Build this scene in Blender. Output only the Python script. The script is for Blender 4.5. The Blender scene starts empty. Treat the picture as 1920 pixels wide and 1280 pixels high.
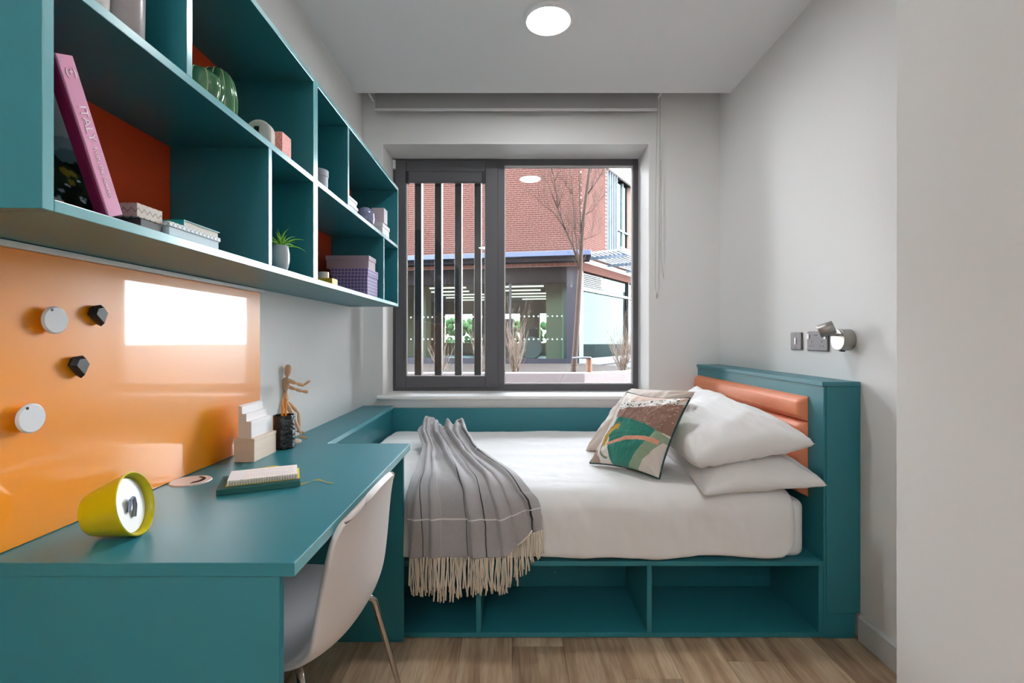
import bpy, bmesh, math, random
from math import sin, cos, pi, radians, sqrt
from mathutils import Vector, Matrix, noise

random.seed(7)
scene = bpy.context.scene
COL = scene.collection

# ------------------------------------------------------------------ camera, world, sun, exposure
F_PX = 900.0          # focal length in pixels of a 1920 wide frame
CAM_H = 1.153
cam_data = bpy.data.cameras.new('camera')
cam = bpy.data.objects.new('camera', cam_data)
COL.objects.link(cam)
cam.location = (0, 0, CAM_H)
cam.rotation_euler = (radians(90), 0, 0)
cam_data.sensor_width = 36
cam_data.lens = F_PX / 1920 * 36
cam_data.shift_y = -6 / 1920
cam_data.clip_start = 0.02
cam_data.clip_end = 300
scene.camera = cam

SKY_STRENGTH = 13.5
SUN_STRENGTH = 8
LAMP_STRENGTH = 66
world = bpy.data.worlds.new('sky')
scene.world = world
world.use_nodes = True
wn, wl = world.node_tree.nodes, world.node_tree.links
wn.clear()
w_out = wn.new('ShaderNodeOutputWorld')
w_bg = wn.new('ShaderNodeBackground')
w_ramp = wn.new('ShaderNodeValToRGB')
w_sep = wn.new('ShaderNodeSeparateXYZ')
w_tc = wn.new('ShaderNodeTexCoord')
wl.new(w_tc.outputs['Generated'], w_sep.inputs[0])
wl.new(w_sep.outputs['Z'], w_ramp.inputs[0])
wl.new(w_ramp.outputs[0], w_bg.inputs['Color'])
wl.new(w_bg.outputs[0], w_out.inputs['Surface'])
w_ramp.color_ramp.elements[0].position = 0.0
w_ramp.color_ramp.elements[0].color = (0.98, 0.98, 1.0, 1)
w_ramp.color_ramp.elements[1].position = 0.8
w_ramp.color_ramp.elements[1].color = (0.72, 0.85, 1.0, 1)
w_bg.inputs['Strength'].default_value = SKY_STRENGTH

sun_data = bpy.data.lights.new('sun', 'SUN')
sun = bpy.data.objects.new('sun', sun_data)
COL.objects.link(sun)
sun_data.energy = SUN_STRENGTH
sun_data.angle = radians(0.6)
sun_data.color = (1.0, 0.95, 0.87)
sun.rotation_euler = Vector((0.95, -0.03, 0.52)).to_track_quat('Z', 'Y').to_euler()
sun.location = (20, -1, 12)

scene.view_settings.view_transform = 'Standard'
scene.view_settings.look = 'None'
scene.view_settings.gamma = 1
scene.view_settings.use_curve_mapping = False
scene.view_settings.exposure = 1.17
try:
    scene.cycles.max_bounces = 10
    scene.cycles.diffuse_bounces = 6
    scene.cycles.glossy_bounces = 4
    scene.cycles.transparent_max_bounces = 12
    scene.cycles.sample_clamp_indirect = 6
    scene.cycles.use_denoising = True
    scene.cycles.caustics_reflective = False
    scene.cycles.caustics_refractive = False
except Exception:
    pass


# ------------------------------------------------------------------ helpers
def lin(c):
    c = c / 255
    return c / 12.92 if c <= 0.04045 else ((c + 0.055) / 1.055) ** 2.4


def S(r, g, b):
    return (lin(r), lin(g), lin(b), 1)


def W(px, py, Y):
    """photograph measurement (1920x1280) taken at depth Y -> room coordinates in metres"""
    return Vector(((px - 960) * Y / F_PX, Y, CAM_H - (py - 634) * Y / F_PX))


def material(name, color, rough=0.5, metal=0.0, spec=0.5, coat=0.0, coat_rough=0.05, sheen=0.0,
             bump=None, vary=None, emit=None, attr=None, stretch=(1, 1, 1), trans=0.0):
    m = bpy.data.materials.new(name)
    m.use_nodes = True
    nt = m.node_tree
    b = nt.nodes['Principled BSDF']
    b.inputs['Base Color'].default_value = color
    b.inputs['Roughness'].default_value = rough
    b.inputs['Metallic'].default_value = metal
    b.inputs['Specular IOR Level'].default_value = spec
    b.inputs['Coat Weight'].default_value = coat
    b.inputs['Coat Roughness'].default_value = coat_rough
    b.inputs['Sheen Weight'].default_value = sheen
    b.inputs['Transmission Weight'].default_value = trans
    tc = nt.nodes.new('ShaderNodeTexCoord')
    mp = nt.nodes.new('ShaderNodeMapping')
    mp.inputs['Scale'].default_value = stretch
    nt.links.new(tc.outputs['Object'], mp.inputs[0])
    if vary:      # (scale, amount)
        n = nt.nodes.new('ShaderNodeTexNoise')
        n.inputs['Scale'].default_value = vary[0]
        n.inputs['Detail'].default_value = 4
        nt.links.new(mp.outputs[0], n.inputs[0])
        mx = nt.nodes.new('ShaderNodeMix')
        mx.data_type = 'RGBA'
        mx.inputs[6].default_value = tuple(c * (1 - vary[1]) for c in color[:3]) + (1,)
        mx.inputs[7].default_value = tuple(min(1, c * (1 + vary[1])) for c in color[:3]) + (1,)
        nt.links.new(n.outputs[0], mx.inputs[0])
        nt.links.new(mx.outputs[2], b.inputs['Base Color'])
    if attr:
        a = nt.nodes.new('ShaderNodeAttribute')
        a.attribute_name = attr
        nt.links.new(a.outputs['Color'], b.inputs['Base Color'])
    if bump:      # (scale, distance)
        n = nt.nodes.new('ShaderNodeTexNoise')
        n.inputs['Scale'].default_value = bump[0]
        n.inputs['Detail'].default_value = 3
        nt.links.new(mp.outputs[0], n.inputs[0])
        bp = nt.nodes.new('ShaderNodeBump')
        bp.inputs['Distance'].default_value = bump[1]
        nt.links.new(n.outputs[0], bp.inputs['Height'])
        nt.links.new(bp.outputs[0], b.inputs['Normal'])
    if emit:
        b.inputs['Emission Color'].default_value = color
        b.inputs['Emission Strength'].default_value = emit
    return m


class MB:
    """collects geometry in room coordinates and links it as one mesh object"""
    def __init__(self, xf=None):
        self.v, self.f, self.c, self.uv = [], [], [], []
        self.xf = xf

    def add(self, verts, faces, cols=None, uvs=None):
        o = len(self.v)
        for p in verts:
            p = Vector(p)
            self.v.append(self.xf(p) if self.xf else p)
        self.f += [tuple(i + o for i in f) for f in faces]
        if cols:
            self.c += cols
        if uvs:
            self.uv += uvs
        return self

    def box(self, x0, x1, y0, y1, z0, z1):
        vs = [(x, y, z) for x in (x0, x1) for y in (y0, y1) for z in (z0, z1)]
        return self.add(vs, [(0, 1, 3, 2), (4, 6, 7, 5), (0, 4, 5, 1), (2, 3, 7, 6), (0, 2, 6, 4), (1, 5, 7, 3)])

    def prism(self, poly, d):
        """poly: list of points, extruded along vector d"""
        d = Vector(d)
        n = len(poly)
        vs = [Vector(p) for p in poly] + [Vector(p) + d for p in poly]
        fs = [tuple(range(n))[::-1], tuple(range(n, 2 * n))]
        fs += [(i, (i + 1) % n, (i + 1) % n + n, i + n) for i in range(n)]
        return self.add(vs, fs)

    def tube(self, pts, rad, n=8, cap=True):
        pts = [Vector(p) for p in pts]
        if not isinstance(rad, (list, tuple)):
            rad = [rad] * len(pts)
        vs, fs = [], []
        up = Vector((0.13, 0.31, 0.94))
        for i, p in enumerate(pts):
            t = (pts[min(i + 1, len(pts) - 1)] - pts[max(i - 1, 0)]).normalized()
            a = t.cross(up)
            if a.length < 0.05:
                a = t.cross(Vector((1, 0, 0)))
            a.normalize()
            b = t.cross(a)
            for k in range(n):
                an = 2 * pi * k / n
                vs.append(p + (a * cos(an) + b * sin(an)) * rad[i])
        for i in range(len(pts) - 1):
            for k in range(n):
                k2 = (k + 1) % n
                fs.append((i * n + k, i * n + k2, (i + 1) * n + k2, (i + 1) * n + k))
        if cap:
            fs.append(tuple(range(n))[::-1])
            fs.append(tuple(range((len(pts) - 1) * n, len(pts) * n)))
        return self.add(vs, fs)

    def lathe(self, prof, origin, axis=(0, 0, 1), n=32, lobes=None, caps=True):
        """prof: list of (radius, height along axis)"""
        o, ax = Vector(origin), Vector(axis).normalized()
        a = ax.cross(Vector((0, 0, 1)))
        if a.length < 0.05:
            a = Vector((1, 0, 0))
        a.normalize()
        b = ax.cross(a)
        vs, fs = [], []
        for r, h in prof:
            for k in range(n):
                an = 2 * pi * k / n
                rr = r * (1 if not lobes else 1 - lobes[1] * abs(sin(an * lobes[0] / 2)) ** 0.5 * -1 - lobes[1])
                vs.append(o + ax * h + (a * cos(an) + b * sin(an)) * rr)
        for i in range(len(prof) - 1):
            for k in range(n):
                k2 = (k + 1) % n
                fs.append((i * n + k, i * n + k2, (i + 1) * n + k2, (i + 1) * n + k))
        if caps:
            fs.append(tuple(range(n))[::-1])
            fs.append(tuple(range((len(prof) - 1) * n, len(prof) * n)))
        return self.add(vs, fs)

    def grid(self, fn, nu, nv, col=None, flip=False, uv=False):
        vs, fs, cs, us = [], [], [], []
        for j in range(nv + 1):
            for i in range(nu + 1):
                u, v = i / nu, j / nv
                vs.append(fn(u, v))
                if col:
                    cs.append(col(u, v))
                if uv:
                    us.append((u, v))
        for j in range(nv):
            for i in range(nu):
                q = (j * (nu + 1) + i, j * (nu + 1) + i + 1, (j + 1) * (nu + 1) + i + 1, (j + 1) * (nu + 1) + i)
                fs.append(q[::-1] if flip else q)
        return self.add(vs, fs, cs or None, us or None)

    def ell(self, p0, p1, r0, r1=None, n=14, m=10):
        """tapered ellipsoid limb from p0 to p1"""
        p0, p1 = Vector(p0), Vector(p1)
        r1 = r0 if r1 is None else r1
        L = (p1 - p0).length
        prof = []
        for i in range(m + 1):
            t = i / m
            h = 0.5 - 0.5 * cos(pi * t)
            prof.append((max(1e-4, sqrt(max(0, 1 - (2 * h - 1) ** 2)) ** 0.8 * (r0 + (r1 - r0) * h)), h * L))
        return self.lathe(prof, p0, p1 - p0, n)

    def obj(self, name, mat, parent=None, smooth=False, bevel=0, fix=True, data_only=False):
        me = bpy.data.meshes.new(name)
        off = Vector(parent['wl']) if parent is not None and 'wl' in parent.keys() else Vector((0, 0, 0))
        me.from_pydata([tuple(p - off) for p in self.v], [], self.f)
        if self.c and len(self.c) == len(self.v):
            at = me.color_attributes.new('Col', 'FLOAT_COLOR', 'POINT')
            at.data.foreach_set('color', [x for c in self.c for x in (tuple(c[:3]) + (1,))])
        if self.uv and len(self.uv) == len(self.v):
            ul = me.uv_layers.new(name='UVMap')
            for lp in me.loops:
                ul.data[lp.index].uv = self.uv[lp.vertex_index]
        if fix:
            bm = bmesh.new()
            bm.from_mesh(me)
            bmesh.ops.recalc_face_normals(bm, faces=bm.faces)
            bm.to_mesh(me)
            bm.free()
        if mat:
            me.materials.append(mat)
        if smooth:
            for p in me.polygons:
                p.use_smooth = True
            if smooth != 'all':
                me.update()
                bm = bmesh.new()
                bm.from_mesh(me)
                for e in bm.edges:
                    if len(e.link_faces) == 2 and e.calc_face_angle(0) > radians(40):
                        e.smooth = False
                bm.to_mesh(me)
                bm.free()
        o = bpy.data.objects.new(name, me)
        COL.objects.link(o)
        if parent is not None:
            o.parent = parent
        o['wl'] = tuple(off)
        if bevel:
            md = o.modifiers.new('bevel', 'BEVEL')
            md.width = bevel
            md.segments = 2
            md.limit_method = 'ANGLE'
            md.angle_limit = radians(35)
        return o


def box(name, x0, x1, y0, y1, z0, z1, mat, parent=None, bevel=0.0):
    return MB().box(x0, x1, y0, y1, z0, z1).obj(name, mat, parent, bevel=bevel)


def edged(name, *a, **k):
    """laminate board whose room-side edge is coloured paler and glossier to imitate window sheen"""
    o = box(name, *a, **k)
    o.data.materials.append(edge_sheen_mat)
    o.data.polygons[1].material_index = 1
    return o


def thing(name, label, cat, loc=(0, 0, 0), group=None):
    o = bpy.data.objects.new(name, None)
    o.empty_display_size = 0.05
    COL.objects.link(o)
    o.location = loc
    o['wl'] = tuple(loc)
    return tag(o, label, cat, group)


def tag(o, label, cat, group=None):
    o['label'] = label
    o['category'] = cat
    if group:
        o['group'] = group
    return o


def struct(o):
    o['kind'] = 'structure'
    return o


def stuff(o):
    o['kind'] = 'stuff'
    return o


def structure_root(name):
    o = bpy.data.objects.new(name, None)
    o.empty_display_size = 0.05
    COL.objects.link(o)
    o['wl'] = (0, 0, 0)
    return struct(o)


def fbm(x, y, z=0, o=3):
    s, a = 0, 1
    for _ in range(o):
        s += a * noise.noise(Vector((x, y, z)))
        x, y, z, a = x * 2.03, y * 2.03, z * 2.03 + 7, a * 0.5
    return s


def smooth(a, b, x):
    t = max(0, min(1, (x - a) / (b - a)))
    return t * t * (3 - 2 * t)


def mixc(a, b, t):
    return tuple(a[i] + (b[i] - a[i]) * t for i in range(3))


def catmull(pts, t):
    """pts: list of tuples; t in 0..1"""
    n = len(pts) - 1
    x = max(0, min(n - 1e-6, t * n))
    i = int(x)
    f = x - i
    p = [pts[max(0, min(n, i + k))] for k in (-1, 0, 1, 2)]
    return tuple(0.5 * ((2 * p[1][c]) + (-p[0][c] + p[2][c]) * f + (2 * p[0][c] - 5 * p[1][c] + 4 * p[2][c] - p[3][c]) * f * f
                 + (-p[0][c] + 3 * p[1][c] - 3 * p[2][c] + p[3][c]) * f ** 3) for c in range(len(pts[0])))


# ------------------------------------------------------------------ materials
TEAL_C = S(40, 116, 127)
teal = material('teal_laminate', TEAL_C, rough=0.36, spec=0.5, bump=(260, 0.00012))
edge_sheen_mat = material('teal_edge_window_sheen', S(116, 186, 194), rough=0.22, spec=0.8, coat=1.0, coat_rough=0.15)  # panel teal lightened, window sheen on the front edges put into the colour
orange_back = material('burnt_orange_laminate', S(200, 66, 20), rough=0.4, bump=(260, 0.00012))
board_mat = material('orange_gloss_board', S(242, 146, 10), rough=0.35, coat=1.0, coat_rough=0.035, vary=(0.8, 0.03))
wall_mat = material('grey_wall_paint', S(226, 225, 223), rough=0.75, spec=0.3, bump=(60, 0.0004))
ceil_mat = material('ceiling_paint', S(236, 236, 236), rough=0.85, spec=0.2, bump=(50, 0.0003))
white_paint = material('white_satin_paint', S(238, 236, 233), rough=0.4, bump=(90, 0.0002))
skirting_mat = material('grey_skirting_paint', S(206, 205, 203), rough=0.4, bump=(90, 0.0002))
frame_mat = material('dark_grey_window_frame', S(82, 80, 84), rough=0.42, bump=(400, 0.0001))
bead_mat = material('pale_glazing_gasket', S(190, 182, 178), rough=0.4)
black_mat = material('black_plastic', S(22, 22, 26), rough=0.45, bump=(200, 0.0003))
white_plastic = material('white_plastic', S(236, 236, 236), rough=0.3, bump=(200, 0.0001))
chair_plastic = material('white_moulded_plastic', S(226, 218, 216), rough=0.38, bump=(500, 0.00012))
chrome = material('chrome', S(210, 206, 202), rough=0.16, metal=1.0)
steel = material('brushed_steel', S(170, 166, 160), rough=0.42, metal=1.0, bump=(120, 0.0003), stretch=(1, 1, 12))
dark_steel = material('dark_nickel_plate', S(104, 100, 101), rough=0.45, metal=0.25)
linen = material('white_cotton', S(238, 235, 233), rough=0.9, spec=0.15, sheen=0.2, bump=(900, 0.0006))
linen2 = material('white_sheet', S(240, 239, 238), rough=0.9, spec=0.15, sheen=0.2, bump=(700, 0.0006))
leather = material('tan_orange_leatherette', S(226, 136, 96), rough=0.45, bump=(500, 0.0005))
wood_light = material('pale_wood', S(222, 180, 142), rough=0.5, vary=(30, 0.12), stretch=(1, 1, 0.15), bump=(200, 0.0002))
wood_pale = material('whitewashed_wood', S(226, 204, 184), rough=0.55, vary=(28, 0.1), stretch=(1, 0.12, 1.6), bump=(200, 0.0002))
blind_mat = material('grey_blind_fabric', S(168, 166, 165), rough=0.85, bump=(600, 0.0003))


def thin_glass(name, tint, refl=1.0, rough=0.0):
    m = bpy.data.materials.new(name)
    m.use_nodes = True
    nt = m.node_tree
    nt.nodes.clear()
    out = nt.nodes.new('ShaderNodeOutputMaterial')
    mix = nt.nodes.new('ShaderNodeMixShader')
    tr = nt.nodes.new('ShaderNodeBsdfTransparent')
    gl = nt.nodes.new('ShaderNodeBsdfGlossy')
    fr = nt.nodes.new('ShaderNodeFresnel')
    ml = nt.nodes.new('ShaderNodeMath')
    ml.operation = 'MULTIPLY'
    ml.use_clamp = True
    ml.inputs[1].default_value = refl
    fr.inputs['IOR'].default_value = 1.5
    tr.inputs['Color'].default_value = tint
    gl.inputs['Roughness'].default_value = rough
    nt.links.new(fr.outputs[0], ml.inputs[0])
    nt.links.new(ml.outputs[0], mix.inputs[0])
    nt.links.new(tr.outputs[0], mix.inputs[1])
    nt.links.new(gl.outputs[0], mix.inputs[2])
    nt.links.new(mix.outputs[0], out.inputs['Surface'])
    return m


glass = thin_glass('window_glass', (0.96, 0.97, 0.97, 1))
shop_glass = thin_glass('shopfront_glass', (0.62, 0.70, 0.68, 1), 0.4)
mirror_glass = thin_glass('reflective_glass', (0.3, 0.42, 0.42, 1), 0.2)


def floor_material():
    m = bpy.data.materials.new('oak_plank')
    m.use_nodes = True
    nt = m.node_tree
    b = nt.nodes['Principled BSDF']
    b.inputs['Roughness'].default_value = 0.42
    tc = nt.nodes.new('ShaderNodeTexCoord')
    oi = nt.nodes.new('ShaderNodeObjectInfo')
    mul = nt.nodes.new('ShaderNodeVectorMath')
    mul.operation = 'MULTIPLY_ADD'
    comb = nt.nodes.new('ShaderNodeCombineXYZ')
    for k in range(3):
        nt.links.new(oi.outputs['Random'], comb.inputs[k])
    nt.links.new(comb.outputs[0], mul.inputs[0])
    mul.inputs[1].default_value = (31, 47, 13)
    nt.links.new(tc.outputs['Object'], mul.inputs[2])
    mp = nt.nodes.new('ShaderNodeMapping')
    mp.inputs['Scale'].default_value = (1, 0.09, 1)
    nt.links.new(mul.outputs[0], mp.inputs[0])
    n1 = nt.nodes.new('ShaderNodeTexNoise')
    n1.inputs['Scale'].default_value = 16
    n1.inputs['Detail'].default_value = 5
    n1.inputs['Distortion'].default_value = 0.6
    nt.links.new(mp.outputs[0], n1.inputs[0])
    n2 = nt.nodes.new('ShaderNodeTexNoise')
    n2.inputs['Scale'].default_value = 120
    n2.inputs['Detail'].default_value = 3
    nt.links.new(mp.outputs[0], n2.inputs[0])
    r = nt.nodes.new('ShaderNodeValToRGB')
    r.color_ramp.elements[0].position = 0.28
    r.color_ramp.elements[0].color = S(132, 102, 80)
    r.color_ramp.elements[1].position = 0.66
    r.color_ramp.elements[1].color = S(208, 182, 152)
    e = r.color_ramp.elements.new(0.46)
    e.color = S(182, 152, 122)
    nt.links.new(n1.outputs[0], r.inputs[0])
    mx = nt.nodes.new('ShaderNodeMix')
    mx.data_type = 'RGBA'
    mx.blend_type = 'MULTIPLY'
    mx.inputs[0].default_value = 0.5
    r2 = nt.nodes.new('ShaderNodeValToRGB')
    r2.color_ramp.elements[0].position = 0.35
    r2.color_ramp.elements[0].color = (0.62, 0.6, 0.58, 1)
    r2.color_ramp.elements[1].position = 0.6
    r2.color_ramp.elements[1].color = (1, 1, 1, 1)
    nt.links.new(n2.outputs[0], r2.inputs[0])
    nt.links.new(r.outputs[0], mx.inputs[6])
    nt.links.new(r2.outputs[0], mx.inputs[7])
    hs = nt.nodes.new('ShaderNodeHueSaturation')
    mr = nt.nodes.new('ShaderNodeMapRange')
    mr.inputs[3].default_value = 0.85
    mr.inputs[4].default_value = 1.12
    nt.links.new(oi.outputs['Random'], mr.inputs[0])
    nt.links.new(mr.outputs[0], hs.inputs['Value'])
    nt.links.new(mx.outputs[2], hs.inputs['Color'])
    nt.links.new(hs.outputs[0], b.inputs['Base Color'])
    bp = nt.nodes.new('ShaderNodeBump')
    bp.inputs['Distance'].default_value = 0.0004
    nt.links.new(n2.outputs[0], bp.inputs['Height'])
    nt.links.new(bp.outputs[0], b.inputs['Normal'])
    return m


oak = floor_material()

# ------------------------------------------------------------------ room shell
XL, XR, YW, ZC = -0.96, 1.338, 3.097, 2.657
XP, YP, YB = 0.96, 1.2, -2.6          # pod wall (right foreground) and the wall behind the camera

floor_root = structure_root('floor')
sub = box('subfloor', XL - 0.2, XR + 0.3, YB - 0.2, YW + 0.2, -0.15, -0.009, skirting_mat, floor_root)
PW, PL = 0.192, 1.21
plank_me = None
row = 0
x = XL + 0.001
planks = []
while x < XR:
    w = min(PW, XR - x)
    y = YB - random.random() * PL
    while y < YW:
        y0, y1 = max(y, YB), min(y + PL, YW)
        if y1 - y0 > 0.02 and not (x > XP and y1 < YP):
            mb = MB().box(x + 0.0006, x + w - 0.0006, y0 + 0.0006, y1 - 0.0006, -0.009, 0.0)
            planks.append(mb.obj('plank', oak, floor_root, bevel=0.0008))
        y += PL
    x += PW
    row += 1

struct(box('wall_left', XL - 0.15, XL, YB - 0.15, YW, -0.01, 2.95, wall_mat))
struct(box('wall_right', XR, XR + 0.15, YP - 0.02, YW, -0.01, 2.95, wall_mat))
struct(box('wall_back', XL - 0.15, XR + 0.15, YB - 0.15, YB, -0.01, 2.95, wall_mat))
mb = MB().box(XP, XP + 0.12, YB, YP, -0.01, ZC).box(XP + 0.12, XR + 0.15, YP - 0.12, YP, -0.01, ZC)
struct(mb.obj('wall_pod', wall_mat, bevel=0.003))

# window wall with its opening
OX0, OX1, OZ0, OZ1 = -0.838, 0.888, 0.784, 2.412
mb = MB()
mb.box(XL - 0.15, OX0, YW, 3.46, -0.01, 2.95)
mb.box(OX1, XR + 0.15, YW, 3.46, -0.01, 2.95)
mb.box(OX0, OX1, YW, 3.46, -0.01, OZ0)
mb.box(OX0, OX1, YW, 3.46, OZ1, 2.95)
struct(mb.obj('wall_window', wall_mat))

# the rest of our own building's courtyard side, three storeys high, unseen, added to shade the facade opposite
outer_mat = material('unseen_shading_brickwork', S(120, 84, 72), spec=0.05, rough=0.9, vary=(3, 0.2), bump=(30, 0.004))
mb = MB().box(-16, XL - 0.15, 3.1, 3.46, -0.01, 10.5).box(XR + 0.15, 13, 3.1, 3.46, -0.01, 10.5).box(XL - 0.15, XR + 0.15, 3.1, 3.46, 2.957, 10.5)
struct(mb.obj('wall_courtyard_shading', outer_mat))

# ceiling with the blind recess by the window
mb = MB()
mb.box(XL - 0.15, XR + 0.15, YB - 0.15, 2.945, ZC, ZC + 0.3)
mb.box(XL - 0.15, XR + 0.15, 2.945, 3.46, 2.90, 2.957)
struct(mb.obj('ceiling', ceil_mat))

# white reveal lining and sill
mb = MB()
t = 0.006
mb.box(OX0, OX0 + t, YW - 0.001, 3.36, OZ0, OZ1)
mb.box(OX1 - t, OX1, YW - 0.001, 3.36, OZ0, OZ1)
mb.box(OX0 + t, OX1 - t, YW - 0.001, 3.36, OZ1 - t, OZ1)
struct(mb.obj('trim_1', white_paint))
sill = struct(box('trim_2', -0.866, 0.916, 3.058, 3.36, 0.762, 0.7855, white_paint, bevel=0.006))

# skirting
mb = MB()
prof = [(XR, 0), (XR - 0.018, 0), (XR - 0.018, 0.088), (XR - 0.012, 0.097), (XR, 0.097)]
mb.prism([(a, YP, b) for a, b in prof], (0, 1.832 - YP, 0))
struct(mb.obj('baseboard_right', skirting_mat))
mb = MB()
mb.prism([(XP, YB, 0), (XP - 0.018, YB, 0), (XP - 0.018, YB, 0.088), (XP - 0.012, YB, 0.097), (XP, YB, 0.097)], (0, YP - YB, 0))
struct(mb.obj('baseboard_pod', skirting_mat))
struct(box('baseboard_left', XL, XL + 0.018, YB, 0.86, 0, 0.097, skirting_mat))

# entrance door behind the camera
door = structure_root('door_1')
dl = box('door_leaf', -0.45, 0.45, YB, YB + 0.035, 0.005, 2.05, white_paint, door, 0.002)
mb = MB().box(-0.53, -0.46, YB, YB + 0.05, 0, 2.13).box(0.46, 0.53, YB, YB + 0.05, 0, 2.13).box(-0.53, 0.53, YB, YB + 0.05, 2.06, 2.13)
mb.obj('door_frame', white_paint, door)
MB().tube([(-0.38, YB + 0.035, 1.0), (-0.38, YB + 0.08, 1.0), (-0.26, YB + 0.08, 1.0)], 0.009).obj('door_handle', steel, door, smooth=True)

# ------------------------------------------------------------------ window
win = structure_root('window_1')
YF = 3.353
mb = MB()
fx0, fx1, fz0, fz1 = OX0 + t, OX1 - t, OZ0 + 0.0015, OZ1 - t
mb.box(fx0, -0.792, YF, YF + 0.07, fz0, fz1)
mb.box(0.846, fx1, YF, YF + 0.07, fz0, fz1)
mb.box(-0.792, 0.846, YF, YF + 0.07, fz0, 0.833)
mb.box(-0.792, 0.846, YF, YF + 0.07, 2.362, fz1)
mb.box(-0.112, -0.054, YF, YF + 0.07, 0.833, 2.362)
mb.obj('frame', frame_mat, win, bevel=0.003)
mb = MB()
sx0, sx1, sz0, sz1 = -0.812, -0.098, 0.812, 2.39
gx0, gx1, gz0, gz1 = -0.738, -0.186, 0.888, 2.312
mb.box(sx0, gx0, YF - 0.014, YF + 0.05, sz0, sz1)
mb.box(gx1, sx1, YF - 0.014, YF + 0.05, sz0, sz1)
mb.box(gx0, gx1, YF - 0.014, YF + 0.05, sz0, gz0)
mb.box(gx0, gx1, YF - 0.014, YF + 0.05, gz1, sz1)
mb.obj('sash', frame_mat, win, bevel=0.004)


def ring(x0, x1, z0, z1, w, y0, y1):
    m = MB()
    m.box(x0, x0 + w, y0, y1, z0, z1).box(x1 - w, x1, y0, y1, z0, z1)
    m.box(x0 + w, x1 - w, y0, y1, z0, z0 + w).box(x0 + w, x1 - w, y0, y1, z1 - w, z1)
    return m


ring(-0.054, 0.846, 0.833, 2.362, 0.007, YF + 0.004, YF + 0.03).obj('glazing_bead', bead_mat, win)
ring(gx0, gx1, gz0, gz1, 0.005, YF - 0.004, YF + 0.02).obj('glazing_bead', bead_mat, win)
box('pane', -0.05, 0.842, YF + 0.030, YF + 0.034, 0.837, 2.358, glass, win)
box('pane', gx0 - 0.005, gx1 + 0.005, YF + 0.030, YF + 0.034, gz0 - 0.005, gz1 + 0.005, glass, win)
cas = MB().box(gx0 + 0.002, gx1 - 0.002, YF - 0.022, YF + 0.012, 2.236, 2.311).obj('screen_cassette', frame_mat, win, bevel=0.006)
for sx in (gx0 + 0.002, gx1 - 0.022):
    box('cassette_end_cap', sx, sx + 0.02, YF - 0.026, YF + 0.014, 2.232, 2.313, black_mat, win, 0.003)
box('hinge_cover', -0.829, -0.808, YF - 0.03, YF, 2.33, 2.39, white_plastic, win, 0.003)
fin_mat = material('dark_anodised_fin', S(50, 46, 46), rough=0.35, metal=0.3, bump=(300, 0.0001))
fin0 = None
for k, px in enumerate((784.5, 822, 859.5, 896)):
    xc = (px - 960) * 3.5 / F_PX
    m = MB().box(xc - 0.025, xc + 0.025, 3.48, 3.56, 0.78, 2.42)
    m.obj('louvre_fin', fin_mat, win, bevel=0.002)
mb = MB().box(-0.86, -0.1, 3.475, 3.57, 0.75, 0.78).box(-0.86, -0.1, 3.475, 3.57, 2.42, 2.45)
mb.obj('fin_rail', fin_mat, win)

# roller blind and chain
bl = thing('roller_blind', 'grey roller blind rolled up at the ceiling above the window', 'blind', (0, 3.03, 2.75))
box('fabric', -0.863, 0.915, 3.028, 3.031, 2.600, 2.75, blind_mat, bl)
MB().lathe([(0.028, 0), (0.028, 1.79)], (-0.868, 3.045, 2.76), (1, 0, 0), 20).obj('roller', blind_mat, bl, smooth=True)
box('bottom_bar', -0.866, 0.918, 3.022, 3.036, 2.588, 2.602, material('pale_blind_bar', S(214, 212, 210), 0.5), bl, 0.002)
for sx in (-0.90, 0.925):
    box('bracket', sx, sx + 0.012, 3.0, 3.097, 2.68, 2.90, white_plastic, bl)
cord_mat = material('grey_bead_chain', S(176, 174, 160), rough=0.5)


def chain(pts, nm='chain'):
    pts = [Vector(p) for p in pts]
    m = MB()
    m.tube(pts, 0.0016, 6)
    L = 0
    for a, b in zip(pts[:-1], pts[1:]):
        n = max(1, int((b - a).length / 0.02))
        for i in range(n):
            p = a.lerp(b, i / n)
            m.lathe([(0.0008, -0.0026), (0.0026, -0.001), (0.0026, 0.001), (0.0008, 0.0026)], p, (0, 0, 1), 5)
    return m.obj(nm, cord_mat, bl, smooth=True)


chain([W(1233.5, 175, 3.05), W(1229, 380, 3.05), W(1228.5, 540, 3.05), W(1232, 549, 3.05), W(1235.5, 540, 3.05),
       W(1236, 400, 3.05), W(1238, 175, 3.05)])
chain([W(1238.5, 300, 3.06), W(1241, 500, 3.06), W(1244.5, 522, 3.06)])
MB().ell(W(1232, 549, 3.05), W(1232, 560, 3.05), 0.006).obj('chain_connector', cord_mat, bl, smooth=True)


# ceiling downlights, the one by the door added as fill
lamp_glow = material('lamp_diffuser', (0.94, 0.97, 1.0, 1), emit=LAMP_STRENGTH)


def downlight(x, y, label):
    d = thing('ceiling_downlight', label, 'ceiling light', (x, y, ZC), 'round ceiling downlights')
    prof = [(0.092, -0.001), (0.097, -0.012), (0.104, -0.015), (0.116, -0.008), (0.118, 0.0)]
    MB().lathe(prof, (x, y, ZC), n=56, caps=False).obj('trim_ring', white_plastic, d, smooth=True)
    MB().lathe([(0.0005, -0.010), (0.096, -0.010), (0.096, -0.004)], (x, y, ZC), n=56, caps=False).obj('diffuser', lamp_glow, d)
    return d


downlight(0.171, 2.26, 'round white ceiling downlight, lit, in front of the window')
downlight(-0.33, -2.15, 'added fill downlight nearest the entrance door, behind the camera')  # added out of view for more fill from the camera side
downlight(-0.45, -1.17, 'round white ceiling downlight reflected in the window, behind the camera')

fill_glow = material('fill_uplight_glow', (0.93, 0.97, 1.0, 1), emit=430)


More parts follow.
